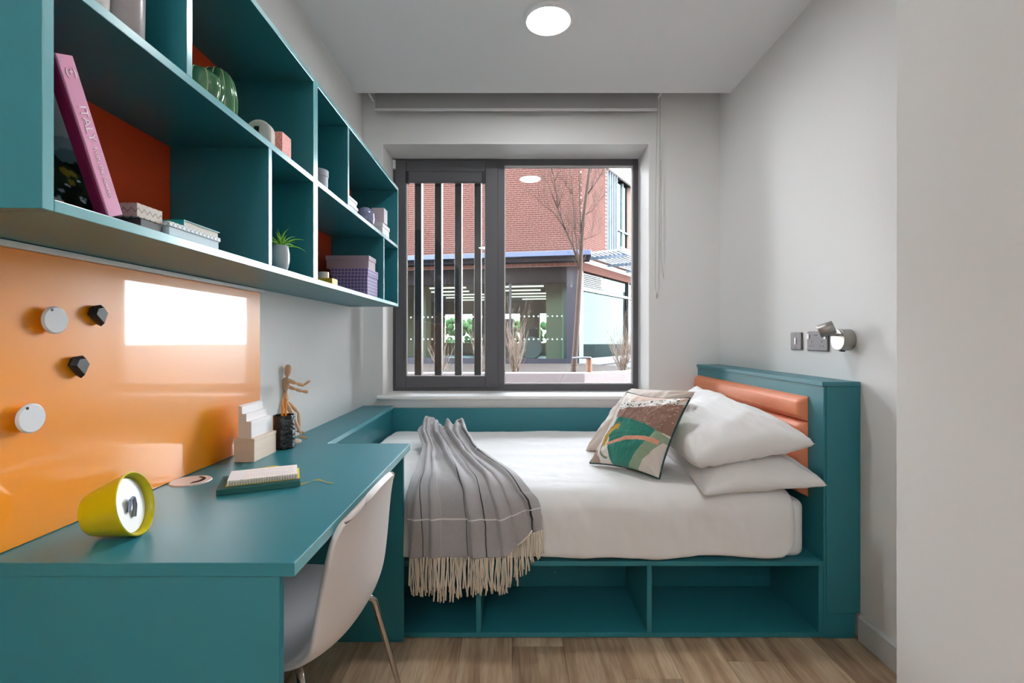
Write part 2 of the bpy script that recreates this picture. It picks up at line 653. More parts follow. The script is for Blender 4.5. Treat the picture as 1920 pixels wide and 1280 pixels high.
def added_uplight(x, sx, y, label):  # invented fill lamps behind the camera that brighten the ceiling
    d = thing('fill_uplight', label, 'added fill light', (x, y, 1.95), 'added fill uplights')
    xa, xb = sorted((x + sx * 0.0005, x + sx * 0.11))
    m = MB()
    m.box(xa, xb, y - 0.12, y + 0.12, 1.90, 1.91).box(xa, xa + 0.004, y - 0.12, y + 0.12, 1.91, 1.97).box(xb - 0.004, xb, y - 0.12, y + 0.12, 1.91, 1.97)
    m.box(xa + 0.004, xb - 0.004, y - 0.12, y - 0.116, 1.91, 1.97).box(xa + 0.004, xb - 0.004, y + 0.116, y + 0.12, 1.91, 1.97)
    m.obj('housing', white_plastic, d)
    box('diffuser', xa + 0.005, xb - 0.005, y - 0.114, y + 0.114, 1.912, 1.93, fill_glow, d)


added_uplight(XL, 1, -1.0, 'added white fill light on the left wall behind the camera')
added_uplight(XP, -1, -1.0, 'added white fill light on the right-hand wall behind the camera')

# ------------------------------------------------------------------ wall shelves
ZS0, ZSM, ZS1 = 1.339, 1.69, 2.04
XS, XSB = -0.672, -0.945
T = 0.018


def shelf_unit(y0, y1, up_div, low_div, orange, label):
    u = thing('wall_shelf_unit', label, 'shelf', ((XS + XL) / 2, (y0 + y1) / 2, ZS0), 'teal wall shelf units above the desk')
    bv = 0.0012
    e = 0.0003
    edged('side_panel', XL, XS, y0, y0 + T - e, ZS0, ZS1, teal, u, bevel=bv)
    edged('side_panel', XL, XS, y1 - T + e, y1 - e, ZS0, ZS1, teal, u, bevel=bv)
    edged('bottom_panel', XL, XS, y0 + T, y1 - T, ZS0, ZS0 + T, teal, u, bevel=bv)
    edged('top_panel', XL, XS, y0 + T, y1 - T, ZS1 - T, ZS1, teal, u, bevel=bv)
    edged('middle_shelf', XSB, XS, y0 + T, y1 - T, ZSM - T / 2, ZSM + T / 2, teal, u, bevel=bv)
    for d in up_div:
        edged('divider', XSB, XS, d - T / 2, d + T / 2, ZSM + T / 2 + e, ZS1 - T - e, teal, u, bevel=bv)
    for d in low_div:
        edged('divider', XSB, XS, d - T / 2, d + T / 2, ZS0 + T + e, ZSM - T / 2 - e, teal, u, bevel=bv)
    for divs, za, zb, row in ((low_div, ZS0 + T, ZSM, 0), (up_div, ZSM, ZS1 - T, 1)):
        ys = [y0 + T] + list(divs) + [y1 - T]
        for i in range(len(ys) - 1):
            isor = (row, i) in orange
            p = box('back_panel', XL + 0.001, XSB, ys[i], ys[i + 1], za, zb, orange_back if isor else teal, u)
            if isor:
                p['label'] = 'burnt orange back panel'
    return u


shelf_unit(0.687, 1.643, [1.001], [1.335], {(0, 0), (1, 1)}, 'nearer teal wall shelf unit holding the pink leaning book and green vases')
shelf_unit(1.6435, 2.84, [1.973], [2.52], {(0, 0), (1, 1)}, 'farther teal wall shelf unit next to the window')

# orange magnetic board with white rail
bd = thing('notice_board', 'glossy orange notice board on the wall above the desk', 'board', (XL, 1.2, 0.752))
box('board', XL + 0.0005, -0.9545, 0.30, 1.82, 0.7515, 1.325, board_mat, bd, 0.001)
box('top_rail', XL + 0.0005, -0.945, 0.30, 1.83, 1.3255, 1.3375, white_plastic, bd, 0.001)


# ------------------------------------------------------------------ desk
dk = thing('desk', 'long teal desk along the left wall under the shelves', 'desk', (-0.67, 1.35, 0))
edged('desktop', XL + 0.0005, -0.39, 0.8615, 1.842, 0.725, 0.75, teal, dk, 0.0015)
box('side_panel', XL + 0.001, -0.419, 0.8650, 0.883, 0.0, 0.7248, teal, dk, 0.0012)
box('side_panel', XL + 0.001, -0.413, 1.822, 1.840, 0.0, 0.7248, teal, dk, 0.0012)
box('back_panel', XL + 0.001, XL + 0.019, 0.883, 1.822, 0.30, 0.7248, teal, dk)

# cable grommet
gm = thing('cable_grommet', 'pale round cable grommet set in the desktop by the orange board', 'grommet', (-0.905, 1.353, 0.75))
gmat = material('pale_pink_plastic', S(205, 188, 182), rough=0.4)
MB().lathe([(0.0005, 0.003), (0.044, 0.003), (0.05, 0.0025), (0.052, 0.0)], (-0.905, 1.353, 0.7502), n=40, caps=False).obj('cover', gmat, gm, smooth=True)
poly = [(-0.905 + 0.036 * cos(a) * 1.0, 1.353 + 0.036 * sin(a), 0.7534) for a in [radians(q) for q in range(-60, 100, 10)]]
poly += [(-0.905 + 0.018 * cos(a) + 0.006, 1.353 + 0.024 * sin(a) + 0.004, 0.7534) for a in [radians(q) for q in range(90, -60, -12)]]
MB().prism(poly, (0, 0, 0.0006)).obj('cable_slot', black_mat, gm)

# ------------------------------------------------------------------ bed frame
bed = thing('bed_frame', 'built-in teal bed frame with open storage cubbies across the window wall', 'bed', (0.2, 2.4, 0))
YBF = 1.845
box('base_board', -0.962 + 0.002, 1.197, YBF, 3.09, 0.004, 0.022, teal, bed, 0.0012)
box('platform', -0.7625, 1.197, YBF, 3.075, 0.278, 0.296, teal, bed, 0.0012)
for xd in (-0.1285, 0.5285):
    box('divider', xd - 0.0095, xd + 0.0095, YBF + 0.001, 2.19, 0.0222, 0.2778, teal, bed, 0.001)
box('end_panel', 1.179, 1.197, YBF + 0.001, 2.19, 0.0222, 0.2778, teal, bed, 0.001)
box('cubby_back', -0.7625, 1.179, 2.19, 2.206, 0.0222, 0.2778, teal, bed)
box('side_panel', -0.78, -0.7628, YBF, 3.075, 0.022, 0.701, teal, bed, 0.001)
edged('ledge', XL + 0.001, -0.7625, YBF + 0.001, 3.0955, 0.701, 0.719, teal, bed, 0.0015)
box('ledge_front_panel', XL + 0.001, -0.78, YBF, YBF + 0.016, 0.022, 0.7008, teal, bed)
box('rear_panel', -0.7623, 1.197, 3.076, 3.0955, 0.022, 0.705, teal, bed, 0.001)
screws = MB()
scr = MB()
for px, py, Y in ((1040, 1073, 2.188),):
    p = W(px, py, Y)
    scr.lathe([(0.003, 0), (0.003, 0.002)], (p.x, 2.19, p.z), (0, -1, 0), 10)
scr.obj('screw_cap', steel, bed)

hb = thing('headboard', 'teal headboard box at the right end of the bed with tan pads', 'headboard', (1.27, 2.45, 0))
mb = MB().box(1.1975, 1.3365, YBF, 3.0955, 0.30, 0.968)
mb.box(1.1975, 1.3365, YBF, 3.0955, 0.0, 0.30)
MB().prism([(1.1975, YBF, 0), (1.3195, YBF, 0), (1.3195, YBF, 0.098), (1.3365, YBF, 0.098), (1.3365, YBF, 0.9675), (1.1975, YBF, 0.9675)],
           (0, 3.0955 - YBF, 0)).obj('box', teal, hb, bevel=0.0012)
box('post_panel', 1.2065, 1.3360, YBF - 0.004, YBF - 0.0002, 0.10, 0.9672, teal, hb, 0.0008)
box('cap', 1.190, 1.3372, YBF - 0.005, 3.0958, 0.968, 0.986, teal, hb, 0.0015)


def pad(z0, z1):
    """tufted upholstered strip on the headboard, bulging towards the bed"""
    y0, y1, xb, th = 1.941, 3.085, 1.1972, 0.034

    def fn(u, v):
        y = y0 + (y1 - y0) * u
        z = z0 + (z1 - z0) * v
        du = min((y - y0), (y1 - y)) / 0.018
        dv = min((z - z0), (z1 - z)) / 0.022
        h = min(1, max(0, du)) ** 0.5 * min(1, max(0, dv)) ** 0.5
        h2 = h * (0.86 + 0.14 * sin(pi * v))
        return Vector((xb - 0.002 - th * h2 - 0.0012 * fbm(y * 14, z * 20) * h, y, z))
    return MB().grid(fn, 160, 22).obj('upholstered_pad', leather, hb, smooth='all')


for k in range(4):
    pad(0.917 - 0.101 * (k + 1) + 0.001, 0.917 - 0.101 * k)
box('pad_backing', 1.1955, 1.1976, 1.941, 3.085, 0.513, 0.917, leather, hb)

# ------------------------------------------------------------------ mattress and duvet


def rounded_slab(x0, x1, y0, y1, z0, z1, r, wob=0.0, n=64):
    m = MB()
    prof = []
    for k in range(7):
        a = pi / 2 * k / 6
        prof.append((r * (1 - cos(a)), z0 + r * (1 - sin(a))))
    prof = prof[::-1]
    prof = [(r * (1 - sin(pi / 2 * k / 6)), z0 + r * (1 - cos(pi / 2 * k / 6))) for k in range(7)]
    top = [(r * (1 - cos(pi / 2 * k / 6)), z1 - r * (1 - sin(pi / 2 * k / 6))) for k in range(7)]
    rings = prof + top
    cr = 0.05
    pts = []
    outline = []
    for cx, cy, a0 in ((x1 - cr, y1 - cr, 0), (x0 + cr, y1 - cr, 90), (x0 + cr, y0 + cr, 180), (x1 - cr, y0 + cr, 270)):
        for k in range(7):
            a = radians(a0 + 15 * k)
            outline.append((cx + cr * cos(a), cy + cr * sin(a), cos(a), sin(a)))
    no = len(outline)
    vs = []
    for ins, z in rings:
        for (px, py, nx, ny) in outline:
            vs.append((px - nx * ins, py - ny * ins, z))
    fs = []
    for i in range(len(rings) - 1):
        for k in range(no):
            k2 = (k + 1) % no
            fs.append((i * no + k, i * no + k2, (i + 1) * no + k2, (i + 1) * no + k))
    fs.append(tuple(range(no))[::-1])
    fs.append(tuple(range((len(rings) - 1) * no, len(rings) * no)))
    return m.add(vs, fs)


mt = rounded_slab(-0.755, 1.153, 1.872, 3.07, 0.2965, 0.515, 0.028).obj('mattress', linen2, None, smooth=True)
tag(mt, 'white mattress on the teal platform, showing at the right end beside the duvet', 'mattress')

DX0, DX1 = -0.756, 1.100


def duvet_pt(u, v):
    # v: 0 at the window side, 1 at the hem in front
    prof = [(3.066, 0.50), (3.055, 0.545), (3.0, 0.572), (2.7, 0.578), (2.4, 0.577), (2.1, 0.574), (1.97, 0.567), (1.895, 0.548),
            (1.853, 0.505), (1.842, 0.44), (1.838, 0.37), (1.834, 0.318), (1.846, 0.303), (1.862, 0.303)]
    y, z = catmull(prof, v)
    x = DX0 + (DX1 - DX0) * u
    top = smooth(1.86, 2.0, y)
    front = 1 - top
    # creases across the top, running along the bed
    w = 0.0045 * fbm(x * 3.0, y * 9.0, 1.0) + 0.005 * fbm(x * 1.6, y * 2.2, 5) + 0.0012 * fbm(x * 22, y * 30, 2)
    z += w * top
    # soft vertical drape on the front
    g = 0.014 * fbm(x * 4.2 + z * 1.5, z * 2.2, 3) + 0.004 * fbm(x * 11, z * 5, 8)
    y -= g * front * smooth(0.0, 0.05, abs(0.56 - z) + 0.02)
    # hem wave
    if z < 0.40:
        hemw = 0.5 * sin(x * 9.1) + 0.5 * sin(x * 17 + 1.2)
        z += (0.40 - z) * (0.08 + 0.10 * hemw) * 0.9
    # rounded ends
    e = min(x - DX0, DX1 - x)
    if e < 0.05:
        k = 1 - sqrt(max(0, 1 - ((0.05 - e) / 0.05) ** 2))
        z -= k * 0.05 * top
        y += k * 0.03 * front
        x = x - (DX0 + DX1) / 2
        x = x + (DX0 + DX1) / 2
    # right front corner tucks in
    if DX1 - x < 0.06 and z < 0.42:
        z += (0.06 - (DX1 - x)) * 0.8 * (0.42 - z) / 0.1
    return Vector((x, y, z))


dv = MB().grid(duvet_pt, 230, 170).obj('duvet', linen, None, smooth='all')
md = dv.modifiers.new('solid', 'SOLIDIFY')
md.thickness = 0.012
md.offset = -1
tag(dv, 'white cotton duvet spread over the mattress and hanging over the front', 'duvet')

# ------------------------------------------------------------------ pillows


def pillow(name, c, th, mat, parent=None, n=56, wr=0.004, pinch=0.10, seed=0, sag=0.0, col=None, ny=None, pw=0.55):
    """closed pillow from 4 corner points c = [c00, c10, c11, c01]; th = half thickness"""
    c = [Vector(p) for p in c]
    nrm = ((c[1] - c[0]).cross(c[3] - c[0])).normalized()
    cen = sum(c, Vector()) / 4

    def base(u, v):
        a, b = 2 * u - 1, 2 * v - 1
        # sides curve inwards between the pointed corners
        a2 = a * (1 - pinch * (1 - b * b))
        b2 = b * (1 - pinch * (1 - a * a))
        uu, vv = (a2 + 1) / 2, (b2 + 1) / 2
        return (c[0] * (1 - uu) + c[1] * uu) * (1 - vv) + (c[3] * (1 - uu) + c[2] * uu) * vv

    def side(sg):
        def fn(u, v):
            a, b = 2 * u - 1, 2 * v - 1
            p = max(0, (1 - a ** 4) * (1 - b ** 4)) ** pw * (0.82 + 0.18 * (1 - a * a) * (1 - b * b))
            q = base(u, v)
            edge = min(1, p * 1.6)
            w = wr * edge * (fbm(u * 5 + seed, v * 5, sg * 3 + seed) + 0.5 * fbm(u * 13 + seed, v * 9, sg))
            # radiating puckers near the corners
            for (cu, cv) in ((0, 0), (1, 0), (1, 1), (0, 1)):
                du, dv_ = u - cu, v - cv
                r = sqrt(du * du + dv_ * dv_)
                if r < 0.45:
                    an = math.atan2(abs(dv_), abs(du) + 1e-5)
                    w += wr * 0.9 * sin(an * 9 + seed) * (1 - r / 0.45) * edge
            h = th * p + w
            if sg < 0:
                h = th * p * (1 - sag) + w
            return q + nrm * (sg * h)
        return fn
    m = MB()
    m.grid(side(1), n, n, col=col, uv=True)
    m.grid(side(-1), n, n, flip=True, col=(lambda u, v: col(u, v, True)) if col else None, uv=True)
    o = m.obj(name, mat, parent, smooth='all', fix=False)
    bm = bmesh.new()
    bm.from_mesh(o.data)
    bmesh.ops.remove_doubles(bm, verts=bm.verts, dist=0.0004)
    bmesh.ops.recalc_face_normals(bm, faces=bm.faces)
    bm.to_mesh(o.data)
    bm.free()
    edge = [base(k / 40, 0) for k in range(40)] + [base(1, k / 40) for k in range(40)] + \
           [base(1 - k / 40, 1) for k in range(40)] + [base(0, 1 - k / 40) for k in range(41)]
    return o, edge


p1, _ = pillow('pillow', [(0.72, 1.80, 0.566), (1.19, 1.80, 0.600), (1.10, 2.56, 0.72), (0.74, 2.54, 0.61)], 0.085, linen, seed=3, wr=0.008, pinch=0.09, pw=0.42, sag=0.35)
tag(p1, 'white pillow lying flat on the mattress, lower of the two stacked', 'pillow', 'white bed pillows')
p2, _ = pillow('pillow', [(0.70, 1.83, 0.672), (1.155, 1.82, 0.752), (0.99, 2.56, 0.866), (0.66, 2.50, 0.71)], 0.118, linen, seed=8, wr=0.011, pinch=0.09, pw=0.42, sag=0.30)
tag(p2, 'plump white pillow on top of the other, tilted against the headboard', 'pillow', 'white bed pillows')

beige_velvet = material('beige_velvet', S(206, 188, 176), rough=0.85, sheen=0.5, bump=(300, 0.0006))
c1, _ = pillow('cushion', [W(1097, 846, 2.46), W(1222, 850, 2.16), W(1304, 734, 2.12), W(1184, 728, 2.50)], 0.085, beige_velvet, seed=5, wr=0.008, pinch=0.06)
tag(c1, 'plain beige velvet cushion behind the patterned one', 'cushion')

cream, brown, sage, tealc, peach, dkgreen, mustard, pinkc = (S(232, 222, 212), S(146, 112, 98), S(146, 166, 138), S(38, 128, 112),
                                                           S(226, 160, 134), S(30, 68, 66), S(214, 166, 52), S(222, 192, 176))
rnd = random.Random(11)
seeds = [(rnd.random(), rnd.random()) for _ in range(150)]
specks = [(rnd.random(), rnd.random(), 0.006 + 0.009 * rnd.random()) for _ in range(900)]


def in_band(u, v):
    """white band with black terrazzo chips, between the cream corner and the brown field"""
    c = 0.705 + 0.20 * u
    return c - 0.005 < v < c + 0.10 and 0.08 < u < 0.93


def cushion_col(u, v, back=False):
    if back:
        return S(140, 168, 140) if u > 0.5 else cream
    c = cream
    if v > 0.78 + 0.17 * u and u > 0.25:
        c = pinkc
    # brown field
    lo = 0.585 - 0.13 * (u - 0.15) + 0.06 * sin(pi * u)
    hi = 0.70 + 0.20 * u
    if u > 0.13 and lo < v < hi and v > 0.60 - 0.10 * u:
        c = brown
        for a, b in seeds:
            if (u - a) ** 2 * 1.0 + (v - b) ** 2 * 2.2 < 0.00007:
                c = pinkc
    elif in_band(u, v):
        c = S(236, 230, 224)
        for a, b, r in specks:
            if (u - a) ** 2 + (v - b) ** 2 < r * r * 0.7:
                c = S(34, 34, 38)
    elif v <= lo and u > 0.16:
        left = 0.16 + 0.55 * max(0, 0.40 - v) ** 1.15
        c = tealc if u > left else cream
        # sage leaf
        ll = 0.60 + 0.42 * v - 0.25 * (0.4 - v) ** 2
        if u > ll + 0.02:
            c = sage
        if u > 0.72 + 0.62 * v and v < 0.40:
            c = S(224, 214, 206)
    # mustard crescent with grey-green outline
    if u < 0.28:
        r = sqrt(((u - 0.27) / 1.0) ** 2 + ((v - 0.30) / 1.5) ** 2)
        if 0.150 < r < 0.168:
            c = S(110, 130, 108)
        elif 0.10 < r <= 0.150 and v > 0.20:
            c = mustard
    # peach arc
    if 0.20 < u < 0.93:
        vc = 0.235 + 0.155 * sin((u - 0.20) / 0.73 * pi * 0.62)
        if abs(v - vc) < 0.022 + 0.008 * u:
            c = peach
    if u < 0.17 and v < 0.16 and u + v * 0.8 < 0.2:
        c = S(168, 142, 126)
    return c


print_mat = material('printed_cotton', (1, 1, 1, 1), rough=0.85, sheen=0.2, bump=(700, 0.0005), attr='Col')
cu = thing('cushion', 'patterned cushion in teal, brown, sage and cream with dark green piping', 'cushion', (0.55, 2.1, 0.6))
cc = [W(1106, 868, 2.20), W(1236, 897, 1.97), W(1294, 746, 1.99), W(1176, 735, 2.24)]
body, edge = pillow('cover', cc, 0.080, print_mat, cu, n=190, seed=2, wr=0.007, pinch=0.09, col=cushion_col)
pipe_mat = material('dark_green_piping', S(26, 62, 62), rough=0.8)
MB().tube(edge, 0.0042, 6).obj('piping', pipe_mat, cu, smooth='all')

# ------------------------------------------------------------------ throw blanket


def throw_material():
    m = material('grey_wool_throw', S(150, 146, 146), rough=0.95, spec=0.1, sheen=0.4)
    nt = m.node_tree
    b = nt.nodes['Principled BSDF']
    uv = nt.nodes.new('ShaderNodeUVMap')
    sep = nt.nodes.new('ShaderNodeSeparateXYZ')
    nt.links.new(uv.outputs[0], sep.inputs[0])

    def line(sock, pos, w):
        a = nt.nodes.new('ShaderNodeMath'); a.operation = 'SUBTRACT'; a.inputs[1].default_value = pos
        nt.links.new(sock, a.inputs[0])
        c = nt.nodes.new('ShaderNodeMath'); c.operation = 'ABSOLUTE'
        nt.links.new(a.outputs[0], c.inputs[0])
        d = nt.nodes.new('ShaderNodeMath'); d.operation = 'LESS_THAN'; d.inputs[1].default_value = w
        nt.links.new(c.outputs[0], d.inputs[0])
        return d.outputs[0]
    n = nt.nodes.new('ShaderNodeTexNoise')
    n.inputs['Scale'].default_value = 500
    tc = nt.nodes.new('ShaderNodeTexCoord')
    nt.links.new(tc.outputs['Object'], n.inputs[0])
    base = nt.nodes.new('ShaderNodeMix'); base.data_type = 'RGBA'
    base.inputs[6].default_value = S(140, 136, 137)
    base.inputs[7].default_value = S(192, 187, 186)
    nt.links.new(n.outputs[0], base.inputs[0])
    cur = base.outputs[2]
    for sock, pos, w, colr in ((sep.outputs['X'], 0.10, 0.0035, S(70, 68, 72)), (sep.outputs['X'], 0.44, 0.0035, S(62, 60, 64)),
                               (sep.outputs['X'], 0.585, 0.0040, S(52, 50, 54)), (sep.outputs['X'], 0.93, 0.006, S(60, 56, 60)),
                               (sep.outputs['X'], 0.235, 0.0022, S(186, 182, 180)),
                               (sep.outputs['Y'], 0.775, 0.0042, S(222, 218, 214)), (sep.outputs['Y'], 0.30, 0.003, S(176, 170, 168))):
        mx = nt.nodes.new('ShaderNodeMix'); mx.data_type = 'RGBA'
        nt.links.new(line(sock, pos, w), mx.inputs[0])
        nt.links.new(cur, mx.inputs[6])
        mx.inputs[7].default_value = colr
        cur = mx.outputs[2]
    nt.links.new(cur, b.inputs['Base Color'])
    bp = nt.nodes.new('ShaderNodeBump'); bp.inputs['Distance'].default_value = 0.0006
    nt.links.new(n.outputs[0], bp.inputs['Height'])
    nt.links.new(bp.outputs[0], b.inputs['Normal'])
    return m


th_mat = throw_material()
# rows along the throw: (y, z of cloth underside, x left, x right, fold amplitude)
TH = [(2.66, 0.640, -0.470, -0.300, 0.030), (2.58, 0.655, -0.490, -0.275, 0.036), (2.46, 0.640, -0.475, -0.235, 0.032),
      (2.30, 0.622, -0.440, -0.165, 0.026), (2.12, 0.612, -0.425, -0.075, 0.022), (1.98, 0.604, -0.410, 0.000, 0.017),
      (1.895, 0.588, -0.402, 0.045, 0.014), (1.845, 0.553, -0.398, 0.078, 0.012), (1.825, 0.500, -0.392, 0.098, 0.012),
      (1.818, 0.440, -0.390, 0.108, 0.013), (1.815, 0.385, -0.389, 0.114, 0.014), (1.812, 0.330, -0.389, 0.118, 0.014)]


def fold(u, v):
    """height of the gathers: sharp one-sided ridges with flat panels between"""
    s = 0
    for c, w, a, sl in ((0.04, 0.04, 0.8, 0.10), (0.185, 0.022, 0.9, 0.05), (0.46, 0.030, 1.25, -0.03), (0.60, 0.045, 0.5, -0.10),
                        (0.74, 0.030, 1.2, -0.14), (0.85, 0.025, 0.6, -0.10), (0.955, 0.04, 1.0, -0.02)):
        cc_ = c + sl * (1 - v) + 0.025 * sin(4 * v + c * 9)
        d = u - cc_
        w2 = w * (0.55 if d < 0 else 1.9)
        s += a * math.exp(-(d / w2) ** 2)
    return s


def throw_pt(u, v):
    y, z, xl, xr, amp = catmull(TH, v)
    x = xl + (xr - xl) * u
    f = fold(u, v)
    f += 0.30 * fbm(u * 4, v * 5, 2)
    k = 1 - smooth(0.0, 0.55, v)
    # crumpled, loosely bunched part at the top
    f += k * (1.5 * (0.5 - abs(fbm(u * 3.2 + 3 + 1.4 * v, v * 5, 5))) + 0.5 * sin(u * 9 + v * 7))
    y += k * 0.05 * sin(u * 5.5 + 1.0) + k * 0.03 * fbm(u * 3, 2, 4)
    top = smooth(1.83, 1.95, y)
    h = amp * f
    z2 = z + h * top
    y2 = y - h * (1 - top) * 1.1
    if y > 1.92:
        z2 = max(z2, 0.594)
    if v > 0.62:       # the right-hand side hangs shorter
        z2 += smooth(0.66, 1.0, u) * 0.105 * (v - 0.62) / 0.38
    # side edges wander
    x += (0.020 * fbm(2.0 * u, v * 4, 9) + 0.012 * sin(v * 11) * (2 * u - 1)) * (1.2 - v)
    return Vector((x, y2, z2))


tw = thing('throw_blanket', 'grey checked wool throw with cream fringe draped over the bed front', 'blanket', (-0.15, 2.1, 0.6))
o = MB().grid(throw_pt, 220, 220, uv=True).obj('cloth', th_mat, tw, smooth='all')
md = o.modifiers.new('solid', 'SOLIDIFY')
md.thickness = 0.004
md.offset = -1
fr_mat = material('cream_yarn', S(236, 224, 206), rough=0.95, spec=0.1, bump=(400, 0.0008))
fm = MB()
rf = random.Random(4)
for layer in range(2):
    n = 84 if layer == 0 else 70
    for k in range(n):
        u = (k + 0.5 + rf.uniform(-0.3, 0.3)) / n
        p = throw_pt(u, 1.0) + Vector((0, 0.004 * layer + 0.002, 0.004))
        ln = rf.uniform(0.105, 0.150) * (1.0 - 0.25 * smooth(0.8, 1.0, u)) * (1.0 + 0.22 * math.exp(-((u - 0.28) / 0.16) ** 2))
        pts, rr = [], []
        ax, ph, am = rf.uniform(-0.10, 0.10), rf.uniform(0, 6.28), rf.uniform(0.001, 0.005)
        for j in range(9):
            tt = j / 8
            pts.append(p + Vector((ax * tt * ln + am * sin(ph + tt * 5) * tt, -0.004 * sin(tt * 3) - 0.006 * layer * 0, -ln * tt)))
            rr.append(0.0023 if j < 7 else (0.0034 if j == 7 else 0.0030))
        fm.tube(pts, rr, 5)
# one stray strand lying over the fringe
fm.tube([W(998, 994, 1.785), W(990, 1005, 1.78), W(980, 1015, 1.778), W(969, 1023, 1.778)], 0.0028, 5)
stuff(fm.obj('fringe', fr_mat, tw, smooth='all'))

# ------------------------------------------------------------------ chair
CO = Vector((-0.410, 1.232, 0))
TH_C = radians(2)
BK = Vector((cos(TH_C), -sin(TH_C), 0))
LT = Vector((sin(TH_C), cos(TH_C), 0))


def C(b, l, z):
    return CO + BK * b + LT * l + Vector((0, 0, z))


# centre line of the shell: b (backwards), z, half width, forward wrap of the edge, upward lift of the edge
SH = [(-0.415, 0.418, 0.170, 0.000, 0.004), (-0.395, 0.436, 0.196, 0.000, 0.008), (-0.330, 0.446, 0.212, 0.000, 0.014),
      (-0.240, 0.440, 0.222, 0.000, 0.022), (-0.150, 0.431, 0.227, 0.000, 0.028), (-0.075, 0.426, 0.229, 0.006, 0.034),
      (-0.020, 0.434, 0.229, 0.016, 0.036), (0.020, 0.462, 0.228, 0.030, 0.030), (0.045, 0.515, 0.226, 0.044, 0.020),
      (0.056, 0.590, 0.222, 0.046, 0.006), (0.062, 0.660, 0.214, 0.042, 0.0), (0.068, 0.715, 0.203, 0.039, -0.005),
      (0.075, 0.758, 0.187, 0.035, -0.018), (0.081, 0.783, 0.168, 0.032, -0.034), (0.085, 0.794, 0.152, 0.030, -0.046)]


def shell(u, v):
    b, z, hw, wf, lift = catmull(SH, v)
    s = 2 * u - 1
    a = abs(s) ** 2.4
    return C(b - wf * a, s * hw, z + lift * a)


ch = thing('desk_chair', 'white plastic shell chair on chrome legs pushed up to the desk', 'chair', CO)
sh = MB().grid(shell, 60, 110).obj('shell', chair_plastic, ch, smooth='all', fix=False)
md = sh.modifiers.new('solid', 'SOLIDIFY')
md.thickness = 0.016
md.offset = 0
md = sh.modifiers.new('sub', 'SUBSURF')
md.levels = 1
md.render_levels = 1
for sb in (-1, 1):
    for sl in (-1, 1):
        kb = (-0.013 if sl > 0 else -0.055) if sb > 0 else -0.30
        fb = (0.09 if sl > 0 else 0.03) if sb > 0 else -0.40
        pts = [C(-0.155, 0.02 * sl, 0.402), C((kb - 0.155) / 2, sl * 0.10, 0.404), C(kb, sl * 0.165, 0.402),
               C(kb + (fb - kb) * 0.10, sl * 0.178, 0.385), C(kb + (fb - kb) * 0.2, sl * 0.186, 0.34), C(fb, sl * 0.222, 0.004)]
        MB().tube(pts, [0.009, 0.009, 0.0095, 0.0095, 0.0095, 0.0065], 12).obj('leg', chrome, ch, smooth=True)
MB().lathe([(0.0001, 0), (0.055, 0), (0.055, 0.018), (0.0001, 0.018)], C(-0.155, 0, 0.398), n=24, caps=False).obj('hub', chrome, ch, smooth=True)


# ------------------------------------------------------------------ objects on the desk
# yellow pot lying on its side
yel = material('yellow_enamel', S(196, 180, 8), rough=0.32, bump=(150, 0.0001))
R1, R0, LP = 0.0645, 0.046, 0.080
half = math.atan((R1 - R0) / LP)
az = radians(11)
ax = Vector((cos(half) * cos(az), cos(half) * sin(az), sin(half)))
org = Vector((-0.852, 0.972, 0.7505 + R0 * cos(half)))
yp = thing('yellow_pot', 'yellow tapered pot tipped on its side with a white disc inside', 'pot', (-0.81, 0.975, 0.75))
prof = [(0.0005, 0.0), (R0 - 0.012, 0.0), (R0 - 0.004, 0.003), (R0, 0.012)]
for k in range(1, 9):
    prof.append((R0 + (R1 - R0) * k / 8, 0.012 + (LP - 0.012) * k / 8))
prof += [(R1 + 0.0006, LP + 0.002), (R1 - 0.0015, LP + 0.0035), (R1 - 0.004, LP + 0.001), (R1 - 0.006, LP - 0.008), (R1 - 0.007, LP - 0.014), (0.0005, LP - 0.016)]
MB().lathe(prof, org, ax, 64, caps=False).obj('bowl', yel, yp, smooth=True)
MB().lathe([(0.0005, 0.004), (R1 - 0.0095, 0.004), (R1 - 0.0085, 0.0)], org + ax * (LP - 0.0155), ax, 64, caps=False).obj('inner_disc', white_plastic, yp, smooth=True)
sd = ax.cross(Vector((0, 0, 1))).normalized()
uu = sd.cross(ax).normalized()
cb = org + ax * (LP - 0.009)
clipm = MB()
clipm.tube([cb + sd * 0.010 - uu * 0.012, cb + ax * 0.006 + sd * 0.004 + uu * 0.010, cb + ax * 0.006 - sd * 0.006 + uu * 0.012], 0.0036, 8)
clipm.tube([cb - sd * 0.004 - uu * 0.026, cb + ax * 0.005 - sd * 0.007 - uu * 0.004, cb + ax * 0.006 - sd * 0.006 + uu * 0.012], 0.0040, 8)
clipm.obj('clip', material('bluish_chrome', S(150, 156, 178), rough=0.22, metal=0.9), yp, smooth=True)


# notebooks
def quad_box(name, corners, z0, z1, mat, parent, bevel=0.0):
    return MB().prism([(p[0], p[1], z0) for p in corners], (0, 0, z1 - z0)).obj(name, mat, parent, bevel=bevel)


A0 = Vector((-0.756, 1.226))
dx = (Vector((-0.577, 1.308)) - A0).normalized()
dy = Vector((-dx.y, dx.x))


def nb(a, b):
    p = A0 + dx * a + dy * b
    return (p.x, p.y)


